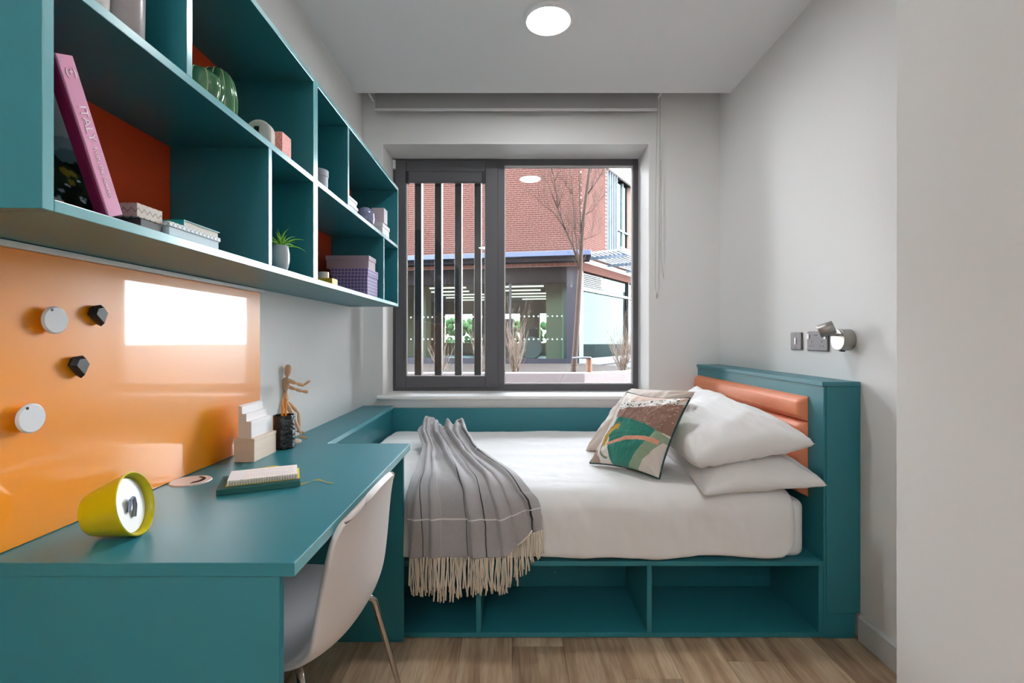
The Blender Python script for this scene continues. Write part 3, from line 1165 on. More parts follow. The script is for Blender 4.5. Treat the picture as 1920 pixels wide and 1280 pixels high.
bk_teal = material('dark_teal_cloth', S(10, 78, 74), rough=0.6, bump=(400, 0.0004))
page = material('cream_pages', S(236, 230, 220), rough=0.8, bump=(800, 0.0003), stretch=(0.02, 0.02, 1))
bk = thing('notebook', 'dark teal closed notebook on the desk under the ring-bound pad', 'notebook', (A0.x + 0.1, A0.y + 0.08, 0.75))
Lb, Db = 0.197, 0.135
quad_box('back_cover', [nb(0, 0), nb(Lb, 0), nb(Lb, Db), nb(0, Db)], 0.7503, 0.7525, bk_teal, bk, 0.0006)
quad_box('pages', [nb(0.003, 0.002), nb(Lb - 0.003, 0.002), nb(Lb - 0.003, Db - 0.003), nb(0.003, Db - 0.003)], 0.7526, 0.7632, page, bk)
quad_box('front_cover', [nb(0, 0), nb(Lb, 0), nb(Lb, Db), nb(0, Db)], 0.7633, 0.7655, bk_teal, bk, 0.0006)
quad_box('spine', [nb(0, -0.002), nb(Lb, -0.002), nb(Lb, 0.0004), nb(0, 0.0004)], 0.7503, 0.7655, bk_teal, bk, 0.0006)
rib = MB()
gold = material('gold_ribbon', S(176, 152, 62), rough=0.5)


def ribbon_strip(path, w):
    m = MB()
    vs, fs = [], []
    for i, p in enumerate(path):
        p = Vector(p)
        tdir = (Vector(path[min(i + 1, len(path) - 1)]) - Vector(path[max(i - 1, 0)])).normalized()
        sdr = Vector((-tdir.y, tdir.x, 0)).normalized() * w / 2
        vs += [p - sdr, p + sdr + Vector((0, 0, 0.002 * sin(i)))]
    for i in range(len(path) - 1):
        fs.append((2 * i, 2 * i + 1, 2 * i + 3, 2 * i + 2))
    return m.add(vs, fs)


path = []
for k in range(15):
    tt = k / 14
    px = 562 + 62 * tt
    py = 910 - 4 * sin(tt * pi * 1.0) - 3 * tt
    q = W(px, py, 0.403 * 900 / (py - 634))
    path.append((q.x, q.y, 0.7512 + 0.006 * sin(pi * tt) ** 2))
rb = ribbon_strip(path, 0.006).obj('ribbon', gold, bk)
rb['label'] = 'gold ribbon bookmark'
md = rb.modifiers.new('solid', 'SOLIDIFY'); md.thickness = 0.0005

pd = thing('ring_bound_pad', 'white ring-bound notepad with yellow edge lying on the teal notebook', 'notebook', (A0.x + 0.1, A0.y + 0.08, 0.7656))
a0, a1, b0, b1 = 0.022, 0.190, 0.022, 0.128
yc = material('mustard_card', S(214, 186, 40), rough=0.5)
quad_box('back_cover', [nb(a0 - 0.004, b0 - 0.002), nb(a1 + 0.006, b0 - 0.002), nb(a1 + 0.006, b1 + 0.008), nb(a0 - 0.004, b1 + 0.008)], 0.7656, 0.7668, yc, pd)
quad_box('pages', [nb(a0, b0), nb(a1, b0), nb(a1, b1), nb(a0, b1)], 0.7669, 0.7790, page, pd)
wp = material('printed_paper', (1, 1, 1, 1), rough=0.7, attr='Col')


def page_col(u, v):
    c = S(240, 234, 230)
    if 0.2 < u < 0.95 and 0.12 < v < 0.88 and (v * 26) % 1 < 0.28 and noise.noise(Vector((u * 30, int(v * 26), 0))) > -0.25:
        c = S(205, 190, 190)
    if u < 0.22:
        c = S(226, 226, 228)
    return c


MB().grid(lambda u, v: Vector((nb(a0 + (a1 - a0) * u, 0)[0] + dy.x * (b0 + (b1 - b0) * v), nb(a0 + (a1 - a0) * u, 0)[1] + dy.y * (b0 + (b1 - b0) * v),
                               0.7793 + 0.0015 * sin(pi * v))), 60, 80, col=page_col).obj('top_sheet', wp, pd)
rg = MB()
for k in range(26):
    a = a0 + 0.006 + (a1 - a0 - 0.012) * k / 25
    pts = []
    for j in range(7):
        an = pi * j / 6
        p = nb(a, b0 - 0.001 - 0.003 * sin(an))
        pts.append((p[0], p[1], 0.7732 + 0.0075 * cos(an) - 0.0))
    rg.tube(pts, 0.0007, 5)
rg.obj('ring_binding', chrome, pd, smooth='all')
ye = ribbon_strip([(*nb(a0 + (a1 - a0) * k / 12, b1 + 0.007), 0.7676 + 0.012 * sin(pi * k / 12)) for k in range(13)], 0.006).obj('curled_edge', yc, pd)
md = ye.modifiers.new('solid', 'SOLIDIFY'); md.thickness = 0.0008

# wooden box and stepped white block
wb = thing('wooden_block_box', 'small pale wooden box on the desk carrying a stepped white block', 'box', (-0.87, 1.63, 0.75))
box('body', -0.904, -0.838, 1.560, 1.705, 0.7503, 0.816, wood_pale, wb, 0.001)
box('lid', -0.905, -0.837, 1.559, 1.706, 0.8165, 0.826, wood_pale, wb, 0.001)
st = MB()
xs = [(-0.8925, 0.0), (-0.850, 0.0), (-0.850, 0.055), (-0.866, 0.055), (-0.866, 0.080), (-0.880, 0.080), (-0.880, 0.103), (-0.8925, 0.108)]
st.prism([(a, 1.565, 0.8263 + b) for a, b in xs], (0, 0.13, 0))
white_wash = material('white_washed_block', S(232, 228, 226), rough=0.6, vary=(25, 0.05), stretch=(1, 0.15, 2))
tag(st.obj('stepped_block', white_wash, None, bevel=0.001), 'white block cut in stair steps standing on the small wooden box', 'ornament')

# black crackled cup with pencils
cup = thing('pencil_cup', 'black textured pencil cup on the desk beside the wooden box', 'cup', (-0.838, 1.765, 0.75))
crackle = material('black_crackle_glaze', S(26, 27, 32), rough=0.22, bump=(70, 0.006))
prof = [(0.0005, 0.0), (0.034, 0.0), (0.0375, 0.004), (0.0375, 0.118), (0.036, 0.122), (0.0335, 0.120), (0.033, 0.01), (0.0005, 0.008)]
MB().lathe(prof, (-0.838, 1.765, 0.7503), n=48, caps=False).obj('cup', crackle, cup, smooth=True)
pm = material('orange_pencil_paint', S(236, 150, 22), rough=0.35)
pink = material('pencil_tip_wood', S(224, 180, 130), rough=0.6)
for i, (ox, oy, tx, ty, zt) in enumerate(((-0.010, 0.0, 0.004, 0.0, 0.170), (0.000, 0.01, -0.001, 0.006, 0.178), (-0.004, -0.012, 0.006, -0.004, 0.160))):
    pc = thing('pencil', ['orange pencil in the black cup, tilted left', 'orange pencil in the black cup, tallest of the three',
                          'orange pencil in the black cup, shortest and nearest'][i], 'pencil', (-0.838 + ox, 1.765 + oy, 0.76), 'orange pencils in the black cup')
    b0_ = Vector((-0.838 + ox, 1.765 + oy, 0.762))
    b1_ = Vector((-0.838 + ox + tx, 1.765 + oy + ty, 0.75 + zt))
    MB().tube([b0_, b1_], 0.0042, 6).obj('barrel', pm, pc)
    MB().tube([b1_, b1_ + (b1_ - b0_).normalized() * 0.014], [0.0040, 0.0008], 6).obj('tip', pink, pc)

# artist's mannequin
mq = thing('wooden_mannequin', "artist's jointed wooden mannequin striding with arms reaching out, on the side ledge", 'mannequin', (-0.905, 2.02, 0.719))
YM = 2.02


def mp_(px, py, dy_=0.0):
    return W(px, py, YM + dy_)


def limb(nm, a, b, r0, r1):
    MB().ell(a, b, r0, r1).obj(nm, wood_light, mq, smooth='all')


limb('head', mp_(538.5, 706), mp_(541, 683), 0.0125, 0.0155)
limb('neck', mp_(537.5, 711), mp_(539, 702), 0.006, 0.006)
MB().lathe([(0.002, 0), (0.013, 0.004), (0.016, 0.018), (0.0165, 0.032), (0.0135, 0.046), (0.007, 0.053), (0.001, 0.054)],
           mp_(534.5, 731), mp_(537, 707) - mp_(534.5, 731), 18).obj('chest', wood_light, mq, smooth='all')
limb('waist', mp_(534, 735), mp_(534.8, 727), 0.010, 0.010)
MB().lathe([(0.002, 0), (0.012, 0.004), (0.0165, 0.018), (0.015, 0.036), (0.009, 0.047), (0.001, 0.049)],
           mp_(533.5, 756), mp_(534, 733) - mp_(533.5, 756), 18).obj('pelvis', wood_light, mq, smooth='all')
limb('upper_arm', mp_(539, 712, -0.02), mp_(556, 719, -0.025), 0.0088, 0.0081)
limb('forearm', mp_(555, 718, -0.025), mp_(571, 723, -0.03), 0.0081, 0.0065)
limb('hand', mp_(569, 722, -0.03), mp_(582, 713, -0.03), 0.0052, 0.0056)
limb('upper_arm', mp_(539, 724, 0.02), mp_(555, 730, 0.025), 0.0081, 0.0075)
limb('forearm', mp_(553, 729, 0.025), mp_(568, 734, 0.03), 0.0075, 0.0063)
limb('hand', mp_(566, 733, 0.03), mp_(578, 735, 0.03), 0.0056, 0.0081)
limb('thigh', mp_(535, 751, -0.01), mp_(552, 786, -0.012), 0.0105, 0.0075)
limb('shin', mp_(550, 782, -0.012), mp_(566, 817, -0.012), 0.0080, 0.0052)
limb('foot', mp_(559, 817, -0.012), mp_(577, 822, -0.012), 0.0055, 0.0045)
limb('thigh', mp_(540, 753, 0.01), mp_(560, 774, 0.012), 0.0095, 0.0070)
limb('shin', mp_(559, 771, 0.012), mp_(562, 808, 0.012), 0.0075, 0.0050)
limb('foot', mp_(555, 808, 0.012), mp_(572, 811, 0.012), 0.0050, 0.0042)
MB().lathe([(0.0005, 0), (0.038, 0), (0.038, 0.006), (0.034, 0.009), (0.0005, 0.009)], (-0.918, 2.0, 0.7192), n=36, caps=False).obj('base', wood_pale, mq, smooth=True)
MB().tube([(-0.924, 2.0, 0.727), (-0.944, 2.012, 0.80), mp_(532, 748)], 0.0018, 6).obj('support_rod', steel, mq)


# ------------------------------------------------------------------ magnets on the board
XB = -0.9543


def board_pt(px, py):
    Y = -XB * F_PX / (960 - px)
    return Y, CAM_H - (py - 634) * Y / F_PX


white_mag = material('white_gloss_magnet', S(232, 234, 238), rough=0.12, bump=(20, 0.0001))
for i, (px, py, r, lb) in enumerate(((108, 600, 0.0285, 'round white magnet on the orange board, beside a black one'),
                                     (63, 784, 0.0290, 'round white magnet on the orange board, lowest of the magnets'))):
    X = -0.934
    Y = -X * F_PX / (960 - px)
    z = CAM_H - (py - 634) * Y / F_PX
    m = thing('magnet', lb, 'magnet', (XB, Y, z), 'round white magnets')
    MB().lathe([(0.0005, 0.012), (r - 0.003, 0.012), (r, 0.009), (r, 0.007), (r - 0.003, 0.004), (0.012, 0.001), (0.012, -0.006), (0.0005, -0.006)],
               (XB + 0.0065, Y, z), (1, 0, 0), 40, caps=False).obj('disc', white_mag, m, smooth=True)
    dd = MB().lathe([(0.0002, 0.0125), (0.0028, 0.0125), (0.0028, 0.0118)], (XB + 0.0065, Y - r * 0.35, z + r * 0.72), (1, 0, 0), 12, caps=False)
    dd.obj('notch', black_mat, m)
for px, py, rot, lb in ((189, 591, 0.1, 'black faceted gem-shaped magnet, upper of the two on the board'),
                        (153, 687, 0.0, 'black faceted gem-shaped magnet, lower of the two on the board')):
    X = -0.938
    Y = -X * F_PX / (960 - px)
    z = CAM_H - (py - 634) * Y / F_PX
    pent = [(-0.021, 0.004), (-0.012, 0.022), (0.010, 0.024), (0.023, 0.006), (0.006, -0.026)]
    top = [(a * 0.72, b * 0.72) for a, b in pent]
    vs = [(XB + 0.0003, Y + a * cos(rot) - b * sin(rot), z + a * sin(rot) + b * cos(rot)) for a, b in [(p[0] * 0.8, p[1] * 0.8) for p in pent]]
    vs += [(XB + 0.010, Y + a * cos(rot) - b * sin(rot), z + a * sin(rot) + b * cos(rot)) for a, b in pent]
    vs += [(XB + 0.020, Y + a * cos(rot) - b * sin(rot), z + a * sin(rot) + b * cos(rot)) for a, b in top]
    fs = [(4, 3, 2, 1, 0), (10, 11, 12, 13, 14)]
    for k in range(5):
        k2 = (k + 1) % 5
        fs += [(k, k2, k2 + 5, k + 5), (k + 5, k2 + 5, k2 + 10, k + 10)]
    tag(MB().add(vs, fs).obj('magnet', black_mat, None, bevel=0.0006), lb, 'magnet', 'black gem magnets')


# ------------------------------------------------------------------ right wall: switch, socket and reading lamp
def wall_plate(y0, y1, z0, z1, name, label, cat):
    t_ = thing(name, label, cat, (XR, (y0 + y1) / 2, (z0 + z1) / 2))
    box('plate', XR - 0.009, XR - 0.0003, y0, y1, z0, z1, dark_steel, t_, 0.004)
    return t_


sw = wall_plate(2.206, 2.292, 1.099, 1.181, 'light_switch', 'small dark nickel switch plate with white rocker, left of the socket', 'switch')
MB().prism([(XR - 0.009, 2.243, 1.125), (XR - 0.009, 2.255, 1.125), (XR - 0.009, 2.255, 1.155), (XR - 0.009, 2.243, 1.155)], (-0.004, 0, 0)).obj('rocker', white_plastic, sw, bevel=0.001)
for zz in (1.108, 1.172):
    MB().lathe([(0.003, 0), (0.003, 0.001)], (XR - 0.009, 2.249, zz), (-1, 0, 0), 10).obj('screw', black_mat, sw)
so = wall_plate(2.022, 2.164, 1.097, 1.183, 'wall_socket', 'dark nickel double power socket beside the reading lamp', 'socket')
for yy in (2.150, 2.036):
    box('rocker', XR - 0.013, XR - 0.008, yy - 0.005, yy + 0.005, 1.150, 1.172, white_plastic, so, 0.001)
for yc_ in (2.128, 2.060):
    box('earth_slot', XR - 0.0095, XR - 0.0085, yc_ - 0.002, yc_ + 0.002, 1.134, 1.144, black_mat, so)
    box('pin_slot', XR - 0.0095, XR - 0.0085, yc_ - 0.013, yc_ - 0.006, 1.117, 1.121, black_mat, so)
    box('pin_slot', XR - 0.0095, XR - 0.0085, yc_ + 0.006, yc_ + 0.013, 1.117, 1.121, black_mat, so)
for yc_ in (2.110, 2.095):
    box('usb_port', XR - 0.0095, XR - 0.0085, yc_ - 0.005, yc_ + 0.005, 1.164, 1.170, black_mat, so)

rl = thing('reading_lamp', 'brushed steel reading lamp on a round base above the headboard', 'wall lamp', (XR, 1.906, 1.147))
MB().lathe([(0.0005, 0.046), (0.040, 0.046), (0.0425, 0.0435), (0.0425, 0.0)], (XR - 0.0003, 1.906, 1.147), (-1, 0, 0), 56, caps=False).obj('base', steel, rl, smooth=True)
hc = Vector((1.248, 1.905, 1.189))
adir = Vector((0.76, -0.50, 0.36)).normalized()
h0 = hc - adir * 0.028
MB().lathe([(0.0005, 0.0), (0.024, 0.0), (0.0255, 0.002), (0.0255, 0.054), (0.024, 0.056), (0.0005, 0.056)], h0, adir, 40, caps=False).obj('lamp_head', steel, rl, smooth=True)
MB().tube([hc + Vector((0.012, 0, -0.022)), Vector((1.280, 1.906, 1.168)), Vector((1.300, 1.906, 1.166))], 0.006, 12).obj('swivel_arm', steel, rl, smooth=True)
box('switch_tab', 1.296, 1.312, 1.890, 1.902, 1.100, 1.105, black_mat, rl, 0.001)

# ------------------------------------------------------------------ things on the shelves
ZA, ZU = ZS0 + T + 0.0003, ZSM + T / 2 + 0.0003      # lower row and upper row standing heights


def label_box(name, label, cat, x0, x1, y0, y1, z0, z1, mat, bev=0.001, group=None, lid=None, lid_mat=None):
    t_ = thing(name, label, cat, ((x0 + x1) / 2, (y0 + y1) / 2, z0), group)
    if lid:
        e = 0.003
        box('body', x0 + e, x1 - e, y0 + e, y1 - e, z0, z1 - lid * 0.2, mat, t_, bev)
        MB().box(x0, x1, y0, y1, z1 - lid, z1).obj('lid', lid_mat or mat, t_, bevel=bev)
    else:
        box('body', x0, x1, y0, y1, z0, z1, mat, t_, bev)
    return t_


def pat(name, kind, c1, c2, scale):
    """simple print: plaid, zigzag, lattice, dots"""
    m = material(name, c1, rough=0.6)
    nt = m.node_tree
    b = nt.nodes['Principled BSDF']
    tc = nt.nodes.new('ShaderNodeTexCoord')
    sp = nt.nodes.new('ShaderNodeSeparateXYZ')
    nt.links.new(tc.outputs['Object'], sp.inputs[0])

    def mth(op, a, b_=None, v=None):
        n_ = nt.nodes.new('ShaderNodeMath')
        n_.operation = op
        nt.links.new(a, n_.inputs[0])
        if b_ is not None:
            nt.links.new(b_, n_.inputs[1])
        elif v is not None:
            n_.inputs[1].default_value = v
        return n_.outputs[0]
    h = mth('ADD', sp.outputs['X'], sp.outputs['Y'])
    z = sp.outputs['Z']
    if kind == 'plaid':
        a = mth('LESS_THAN', mth('FRACT', mth('MULTIPLY', h, v=scale)), v=0.28)
        c = mth('LESS_THAN', mth('FRACT', mth('MULTIPLY', z, v=scale)), v=0.28)
        f = mth('MAXIMUM', a, c)
    elif kind == 'lattice':
        s1, s2 = mth('ADD', h, z), mth('SUBTRACT', h, z)
        a = mth('LESS_THAN', mth('FRACT', mth('MULTIPLY', s1, v=scale)), v=0.16)
        c = mth('LESS_THAN', mth('FRACT', mth('MULTIPLY', s2, v=scale)), v=0.16)
        f = mth('MAXIMUM', a, c)
    elif kind == 'zigzag':
        tri = mth('ABSOLUTE', mth('SUBTRACT', mth('FRACT', mth('MULTIPLY', h, v=scale)), v=0.5))
        s1 = mth('ADD', tri, mth('MULTIPLY', z, v=scale * 0.9))
        f = mth('LESS_THAN', mth('FRACT', s1), v=0.2)
    else:
        v_ = nt.nodes.new('ShaderNodeTexVoronoi')
        v_.inputs['Scale'].default_value = scale
        nt.links.new(tc.outputs['Object'], v_.inputs['Vector'])
        f = mth('LESS_THAN', v_.outputs['Distance'], v=0.22)
    mx = nt.nodes.new('ShaderNodeMix')
    mx.data_type = 'RGBA'
    nt.links.new(f, mx.inputs[0])
    mx.inputs[6].default_value = c1
    mx.inputs[7].default_value = c2
    nt.links.new(mx.outputs[2], b.inputs['Base Color'])
    return m


# pink book leaning on the near side panel
BH, BD, BT = 0.242, 0.245, 0.031
lean = math.atan2(0.096, 0.222)
bo = Vector((-0.682, 0.813, ZA))
upv = Vector((0, -sin(lean), cos(lean)))
nv_ = Vector((0, -cos(lean), -sin(lean)))     # faces the camera side, downwards


def B(dep, h, t_):
    """dep into shelf, h up the book, t_ thickness towards +Y"""
    return bo + Vector((-dep, 0, 0)) + upv * h - nv_ * t_


def bbox(d0, d1, h0_, h1_, t0, t1):
    vs = [B(d, h, t_) for d in (d0, d1) for h in (h0_, h1_) for t_ in (t0, t1)]
    return MB().add(vs, [(0, 1, 3, 2), (4, 6, 7, 5), (0, 4, 5, 1), (2, 3, 7, 6), (0, 2, 6, 4), (1, 5, 7, 3)])


pk = material('pink_book_cloth', S(222, 148, 186), rough=0.5, bump=(300, 0.0002))
mar = material('maroon_book_cloth', S(122, 24, 70), rough=0.4, bump=(300, 0.0002))
book = thing('book', 'large pink-spined book leaning in the nearest lower shelf compartment', 'book', (-0.8, 0.8, ZA))
bbox(0.0, 0.004, 0, BH, 0.0, BT).obj('spine', pk, book, bevel=0.0012)
bbox(0.004, BD, 0, BH, 0.0, 0.003).obj('front_cover', mar, book, bevel=0.0008)
bbox(0.004, BD, 0, BH, BT - 0.003, BT).obj('back_cover', mar, book, bevel=0.0008)
bbox(0.006, BD - 0.005, 0.003, BH - 0.003, 0.0032, BT - 0.0032).obj('pages', page, book)


def cover_col(u, v):
    n1 = fbm(u * 4, v * 3, 1)
    if v > 0.52 + 0.03 * n1:
        return mixc(S(150, 158, 166), S(196, 200, 206), smooth(0.5, 1.0, v))
    if v > 0.44 + 0.04 * n1:
        return S(112, 130, 142)
    if v > 0.37 + 0.05 * fbm(u * 9, 3, 3):
        return S(84, 104, 112)
    c = mixc(S(14, 20, 20), S(46, 58, 40), max(0, min(1, 0.5 + fbm(u * 9, v * 9, 2))))
    if fbm(u * 11 + 5, v * 14, 9) > 0.36 and 0.08 < v < 0.24:
        c = S(214, 216, 222)
    if 0.2 < v < 0.33 and fbm(u * 6, v * 7, 17) > 0.3:
        c = S(120, 104, 40)
    return c


m = MB().grid(lambda u, v: B(0.022 + (BD - 0.026) * u, 0.004 + (BH - 0.008) * v, -0.0006), 90, 90, col=cover_col)
gloss_print = material('glossy_print', (1, 1, 1, 1), rough=0.25, attr='Col')
m.obj('cover_photo', gloss_print, book, fix=False)
m = bbox(0.006, 0.010, 0, BH, -0.0010, 0.0002).obj('hinge_groove', mar, book)


def text(body, name, parent, loc, xdir, ydir, size, mat, extrude=0.0004):
    cu_ = bpy.data.curves.new(name, 'FONT')
    cu_.body = body
    cu_.size = size
    cu_.extrude = extrude
    cu_.align_x = 'CENTER'
    cu_.align_y = 'CENTER'
    cu_.materials.append(mat)
    tmp = bpy.data.objects.new(name, cu_)
    COL.objects.link(tmp)
    dg = bpy.context.evaluated_depsgraph_get()
    me_ = bpy.data.meshes.new_from_object(tmp.evaluated_get(dg))
    bpy.data.objects.remove(tmp)
    o_ = bpy.data.objects.new(name, me_)
    COL.objects.link(o_)
    X_, Y_ = Vector(xdir).normalized(), Vector(ydir).normalized()
    Z_ = X_.cross(Y_)
    M = Matrix((X_, Y_, Z_)).transposed().to_4x4()
    off = Vector(parent['wl'])
    M.translation = Vector(loc) - off
    o_.parent = parent
    o_.matrix_local = M
    return o_


ink_white = material('white_ink', S(246, 232, 240), rough=0.5)
text('ITALY', 'spine_title', book, B(-0.0006, BH * 0.60, BT * 0.52), -upv, -nv_, 0.0205, ink_white)
text('from the Source', 'spine_subtitle', book, B(-0.0006, BH * 0.29, BT * 0.52), -upv, -nv_, 0.0120, ink_white)
text('(+)', 'spine_emblem', book, B(-0.0006, BH * 0.90, BT * 0.52), -nv_ * -1, upv, 0.016, ink_white)

zig = pat('zigzag_paper', 'zigzag', S(206, 196, 186), S(150, 142, 130), 70)
dark_weave = pat('dark_woven_paper', 'lattice', S(50, 50, 52), S(130, 128, 124), 180)
lat = pat('white_lattice_paper', 'lattice', S(226, 234, 238), S(130, 134, 140), 75)
label_box('small_box', 'small dark woven-pattern box under a zigzag box beside the pink book', 'box', -0.80, -0.700, 0.905, 0.962, ZA, ZA + 0.022, dark_weave)
label_box('small_box', 'small beige zigzag-patterned box beside the pink book', 'box', -0.80, -0.699, 0.895, 0.960, ZA + 0.0225, ZA + 0.049, zig)
label_box('flat_gift_box', 'flat pale blue box with lattice-print lid on the lower shelf', 'box', -0.84, -0.690, 0.967, 1.137, ZA, ZA + 0.0325,
          material('pale_blue_card', S(206, 224, 232), rough=0.6), lid=0.010, lid_mat=lat)
red_c = material('red_book_cover', S(186, 30, 50), rough=0.4)
tq = material('turquoise_book_cover', S(0, 140, 140), rough=0.4)


def flat_book(name, label, x0, x1, y0, y1, z0, z1, cov):
    t_ = thing(name, label, 'book', ((x0 + x1) / 2, (y0 + y1) / 2, z0))
    k = 0.0015
    box('back_cover', x0, x1, y0, y1, z0, z0 + k, cov, t_)
    box('front_cover', x0, x1, y0, y1, z1 - k, z1, cov, t_)
    box('spine', x0, x1, y0, y0 + k, z0 + k, z1 - k, cov, t_)
    box('pages', x0 + 0.003, x1 - 0.003, y0 + k, y1 - 0.003, z0 + k, z1 - k, page, t_)
    return t_


zl = ZA + 0.0329
rbk = flat_book('book', 'thin red book lying on the lattice-lidded box', -0.835, -0.752, 1.012, 1.115, zl, zl + 0.015, red_c)
text('LOVE', 'spine_title', rbk, (-0.777, 1.0113, zl + 0.0075), (1, 0, 0), (0, 0, 1), 0.012, ink_white, 0.0002)
tbk = flat_book('book', 'thin turquoise book lying on the lattice-lidded box', -0.7505, -0.697, 1.02, 1.145, zl, zl + 0.015, tq)
tbk['label'] = 'thin turquoise book lying on the lattice-lidded box, nearer the shelf edge'

# ceramics in the upper row of the nearer unit
grey_cer = material('grey_marbled_ceramic', S(170, 164, 166), rough=0.3, vary=(12, 0.35))
wht_cer = material('white_ceramic', S(226, 222, 216), rough=0.2, vary=(8, 0.03))


def lathe_thing(name, label, cat, prof, loc, mat, part='body', n=40, lobes=None, group=None):
    t_ = thing(name, label, cat, loc, group)
    MB().lathe(prof, loc, n=n, caps=False, lobes=lobes).obj(part, mat, t_, smooth='all' if lobes else True)
    return t_


vprof = [(0.0005, 0), (0.026, 0), (0.032, 0.02), (0.033, 0.10), (0.030, 0.15), (0.020, 0.18), (0.021, 0.20), (0.019, 0.2), (0.018, 0.18), (0.0005, 0.17)]
lathe_thing('vase', 'grey marbled ceramic vase in the upper near compartment', 'vase', vprof, (-0.732, 0.905, ZU), grey_cer)
lathe_thing('vase', 'white ceramic vase at the left edge of the upper near compartment', 'vase', [(r * 1.25, h * 0.9) for r, h in vprof], (-0.735, 0.815, ZU), wht_cer)

green = material('green_glazed_ceramic', S(70, 122, 84), rough=0.12, vary=(9, 0.25))
rib_c = material('pale_green_rib_glaze', S(196, 214, 170), rough=0.15)


def ribbed(label, loc, r, h, n_lobes):
    t_ = thing('ribbed_vase', label, 'vase', loc, 'green ribbed vases')
    pr = [(0.0005, 0.0)]
    N = 16
    for k in range(N + 1):
        a = pi * k / N
        pr.append((max(0.0006, r * sin(a) ** 0.62 if k not in (0, N) else r * 0.35), h * (1 - cos(a)) / 2))
    pr[1] = (r * 0.45, 0.0)
    pr[-1] = (r * 0.25, h)
    pr.append((0.0005, h - 0.004))
    MB().lathe(pr, loc, n=n_lobes * 8, caps=False, lobes=(n_lobes, 0.10)).obj('body', green, t_, smooth='all')
    rm = MB()
    lv = Vector(loc)
    for k in range(n_lobes):
        an = 2 * pi * k / n_lobes
        pts = []
        for rr_, hh in pr[1:-1]:
            pts.append(lv + Vector((cos(an) * (rr_ * 0.905), -sin(an) * (rr_ * 0.905), hh)))
        rm.tube(pts, 0.0022, 5)
    rm.obj('ribs', rib_c, t_, smooth='all')


ribbed('taller green ribbed ceramic vase on the upper shelf', (-0.800, 1.300, ZU), 0.052, 0.180, 10)
ribbed('squat green ribbed ceramic vase on the upper shelf, in front of the taller one', (-0.745, 1.140, ZU), 0.056, 0.090, 10)

wa = thing('arch_ornament', 'rounded white ceramic ornament with a dark slot, beside the pink speckled box', 'ornament', (-0.73, 1.39, ZU))
arc = [(-0.765, ZU)] + [(-0.7275 + 0.0375 * -cos(radians(a)), ZU + 0.045 + 0.036 * sin(radians(a))) for a in range(0, 181, 12)] + [(-0.690, ZU)]
MB().prism([(a, 1.372, b) for a, b in arc], (0, 0.03, 0)).obj('body', wht_cer, wa, smooth=True, bevel=0.005)
box('slot', -0.7375, -0.723, 1.3705, 1.3735, ZU + 0.012, ZU + 0.06, black_mat, wa, 0.001)
pink_dot = pat('pink_speckled_card', 'dots', S(226, 152, 140), S(90, 60, 66), 160)
label_box('small_box', 'pink speckled cube box on the upper shelf', 'box', -0.765, -0.690, 1.442, 1.50, ZU, ZU + 0.075, pink_dot)

# succulent
pl = thing('potted_succulent', 'small spiky green succulent in a pale grey pot on the lower shelf', 'plant', (-0.712, 1.476, ZA))
pot_m = material('pale_grey_ceramic', S(196, 202, 208), rough=0.22)
MB().lathe([(0.0005, 0), (0.017, 0), (0.022, 0.012), (0.0265, 0.035), (0.0265, 0.055), (0.0225, 0.078), (0.021, 0.080), (0.0195, 0.078), (0.020, 0.07), (0.0005, 0.07)],
           (-0.712, 1.476, ZA), n=40, caps=False).obj('pot', pot_m, pl, smooth=True)
MB().lathe([(0.0005, 0.0722), (0.0195, 0.0715)], (-0.712, 1.476, ZA), n=24, caps=False).obj('soil', material('dark_soil', S(52, 40, 32), rough=0.95, bump=(200, 0.002)), pl)
leaf_g = material('bright_green_leaf', S(126, 190, 40), rough=0.4, vary=(40, 0.2))
rl_ = random.Random(21)
for k in range(17):
    an = k * 2.4 + rl_.uniform(-0.2, 0.2)
    el = radians(78 - 62 * (k / 16) + rl_.uniform(-6, 6))
    L = rl_.uniform(0.055, 0.075)
    base_p = Vector((-0.712, 1.476, ZA + 0.074))
    d = Vector((cos(an), sin(an), 0))
    sdv = Vector((-sin(an), cos(an), 0))
    m = MB()
    vs = []
    for j in range(9):
        tt = j / 8
        droop = 0.45 * tt * tt
        p = base_p + d * (L * tt * cos(el - droop * 0.6)) + Vector((0, 0, L * tt * sin(el - droop * 0.8)))
        w = 0.0052 * (sin(pi * min(1, tt * 0.85 + 0.18))) * (1 - tt ** 4) + 0.0002
        nn = Vector((-d.x * sin(el), -d.y * sin(el), cos(el)))
        vs += [p - sdv * w + nn * w * 0.35, p - nn * w * 0.25, p + sdv * w + nn * w * 0.35]
    fs = []
    for j in range(8):
        a = 3 * j
        fs += [(a, a + 1, a + 4, a + 3), (a + 1, a + 2, a + 5, a + 4)]
    lf = m.add(vs, fs).obj('leaf', leaf_g, pl, smooth='all', fix=False)
    md = lf.modifiers.new('s', 'SOLIDIFY')
    md.thickness = 0.0012

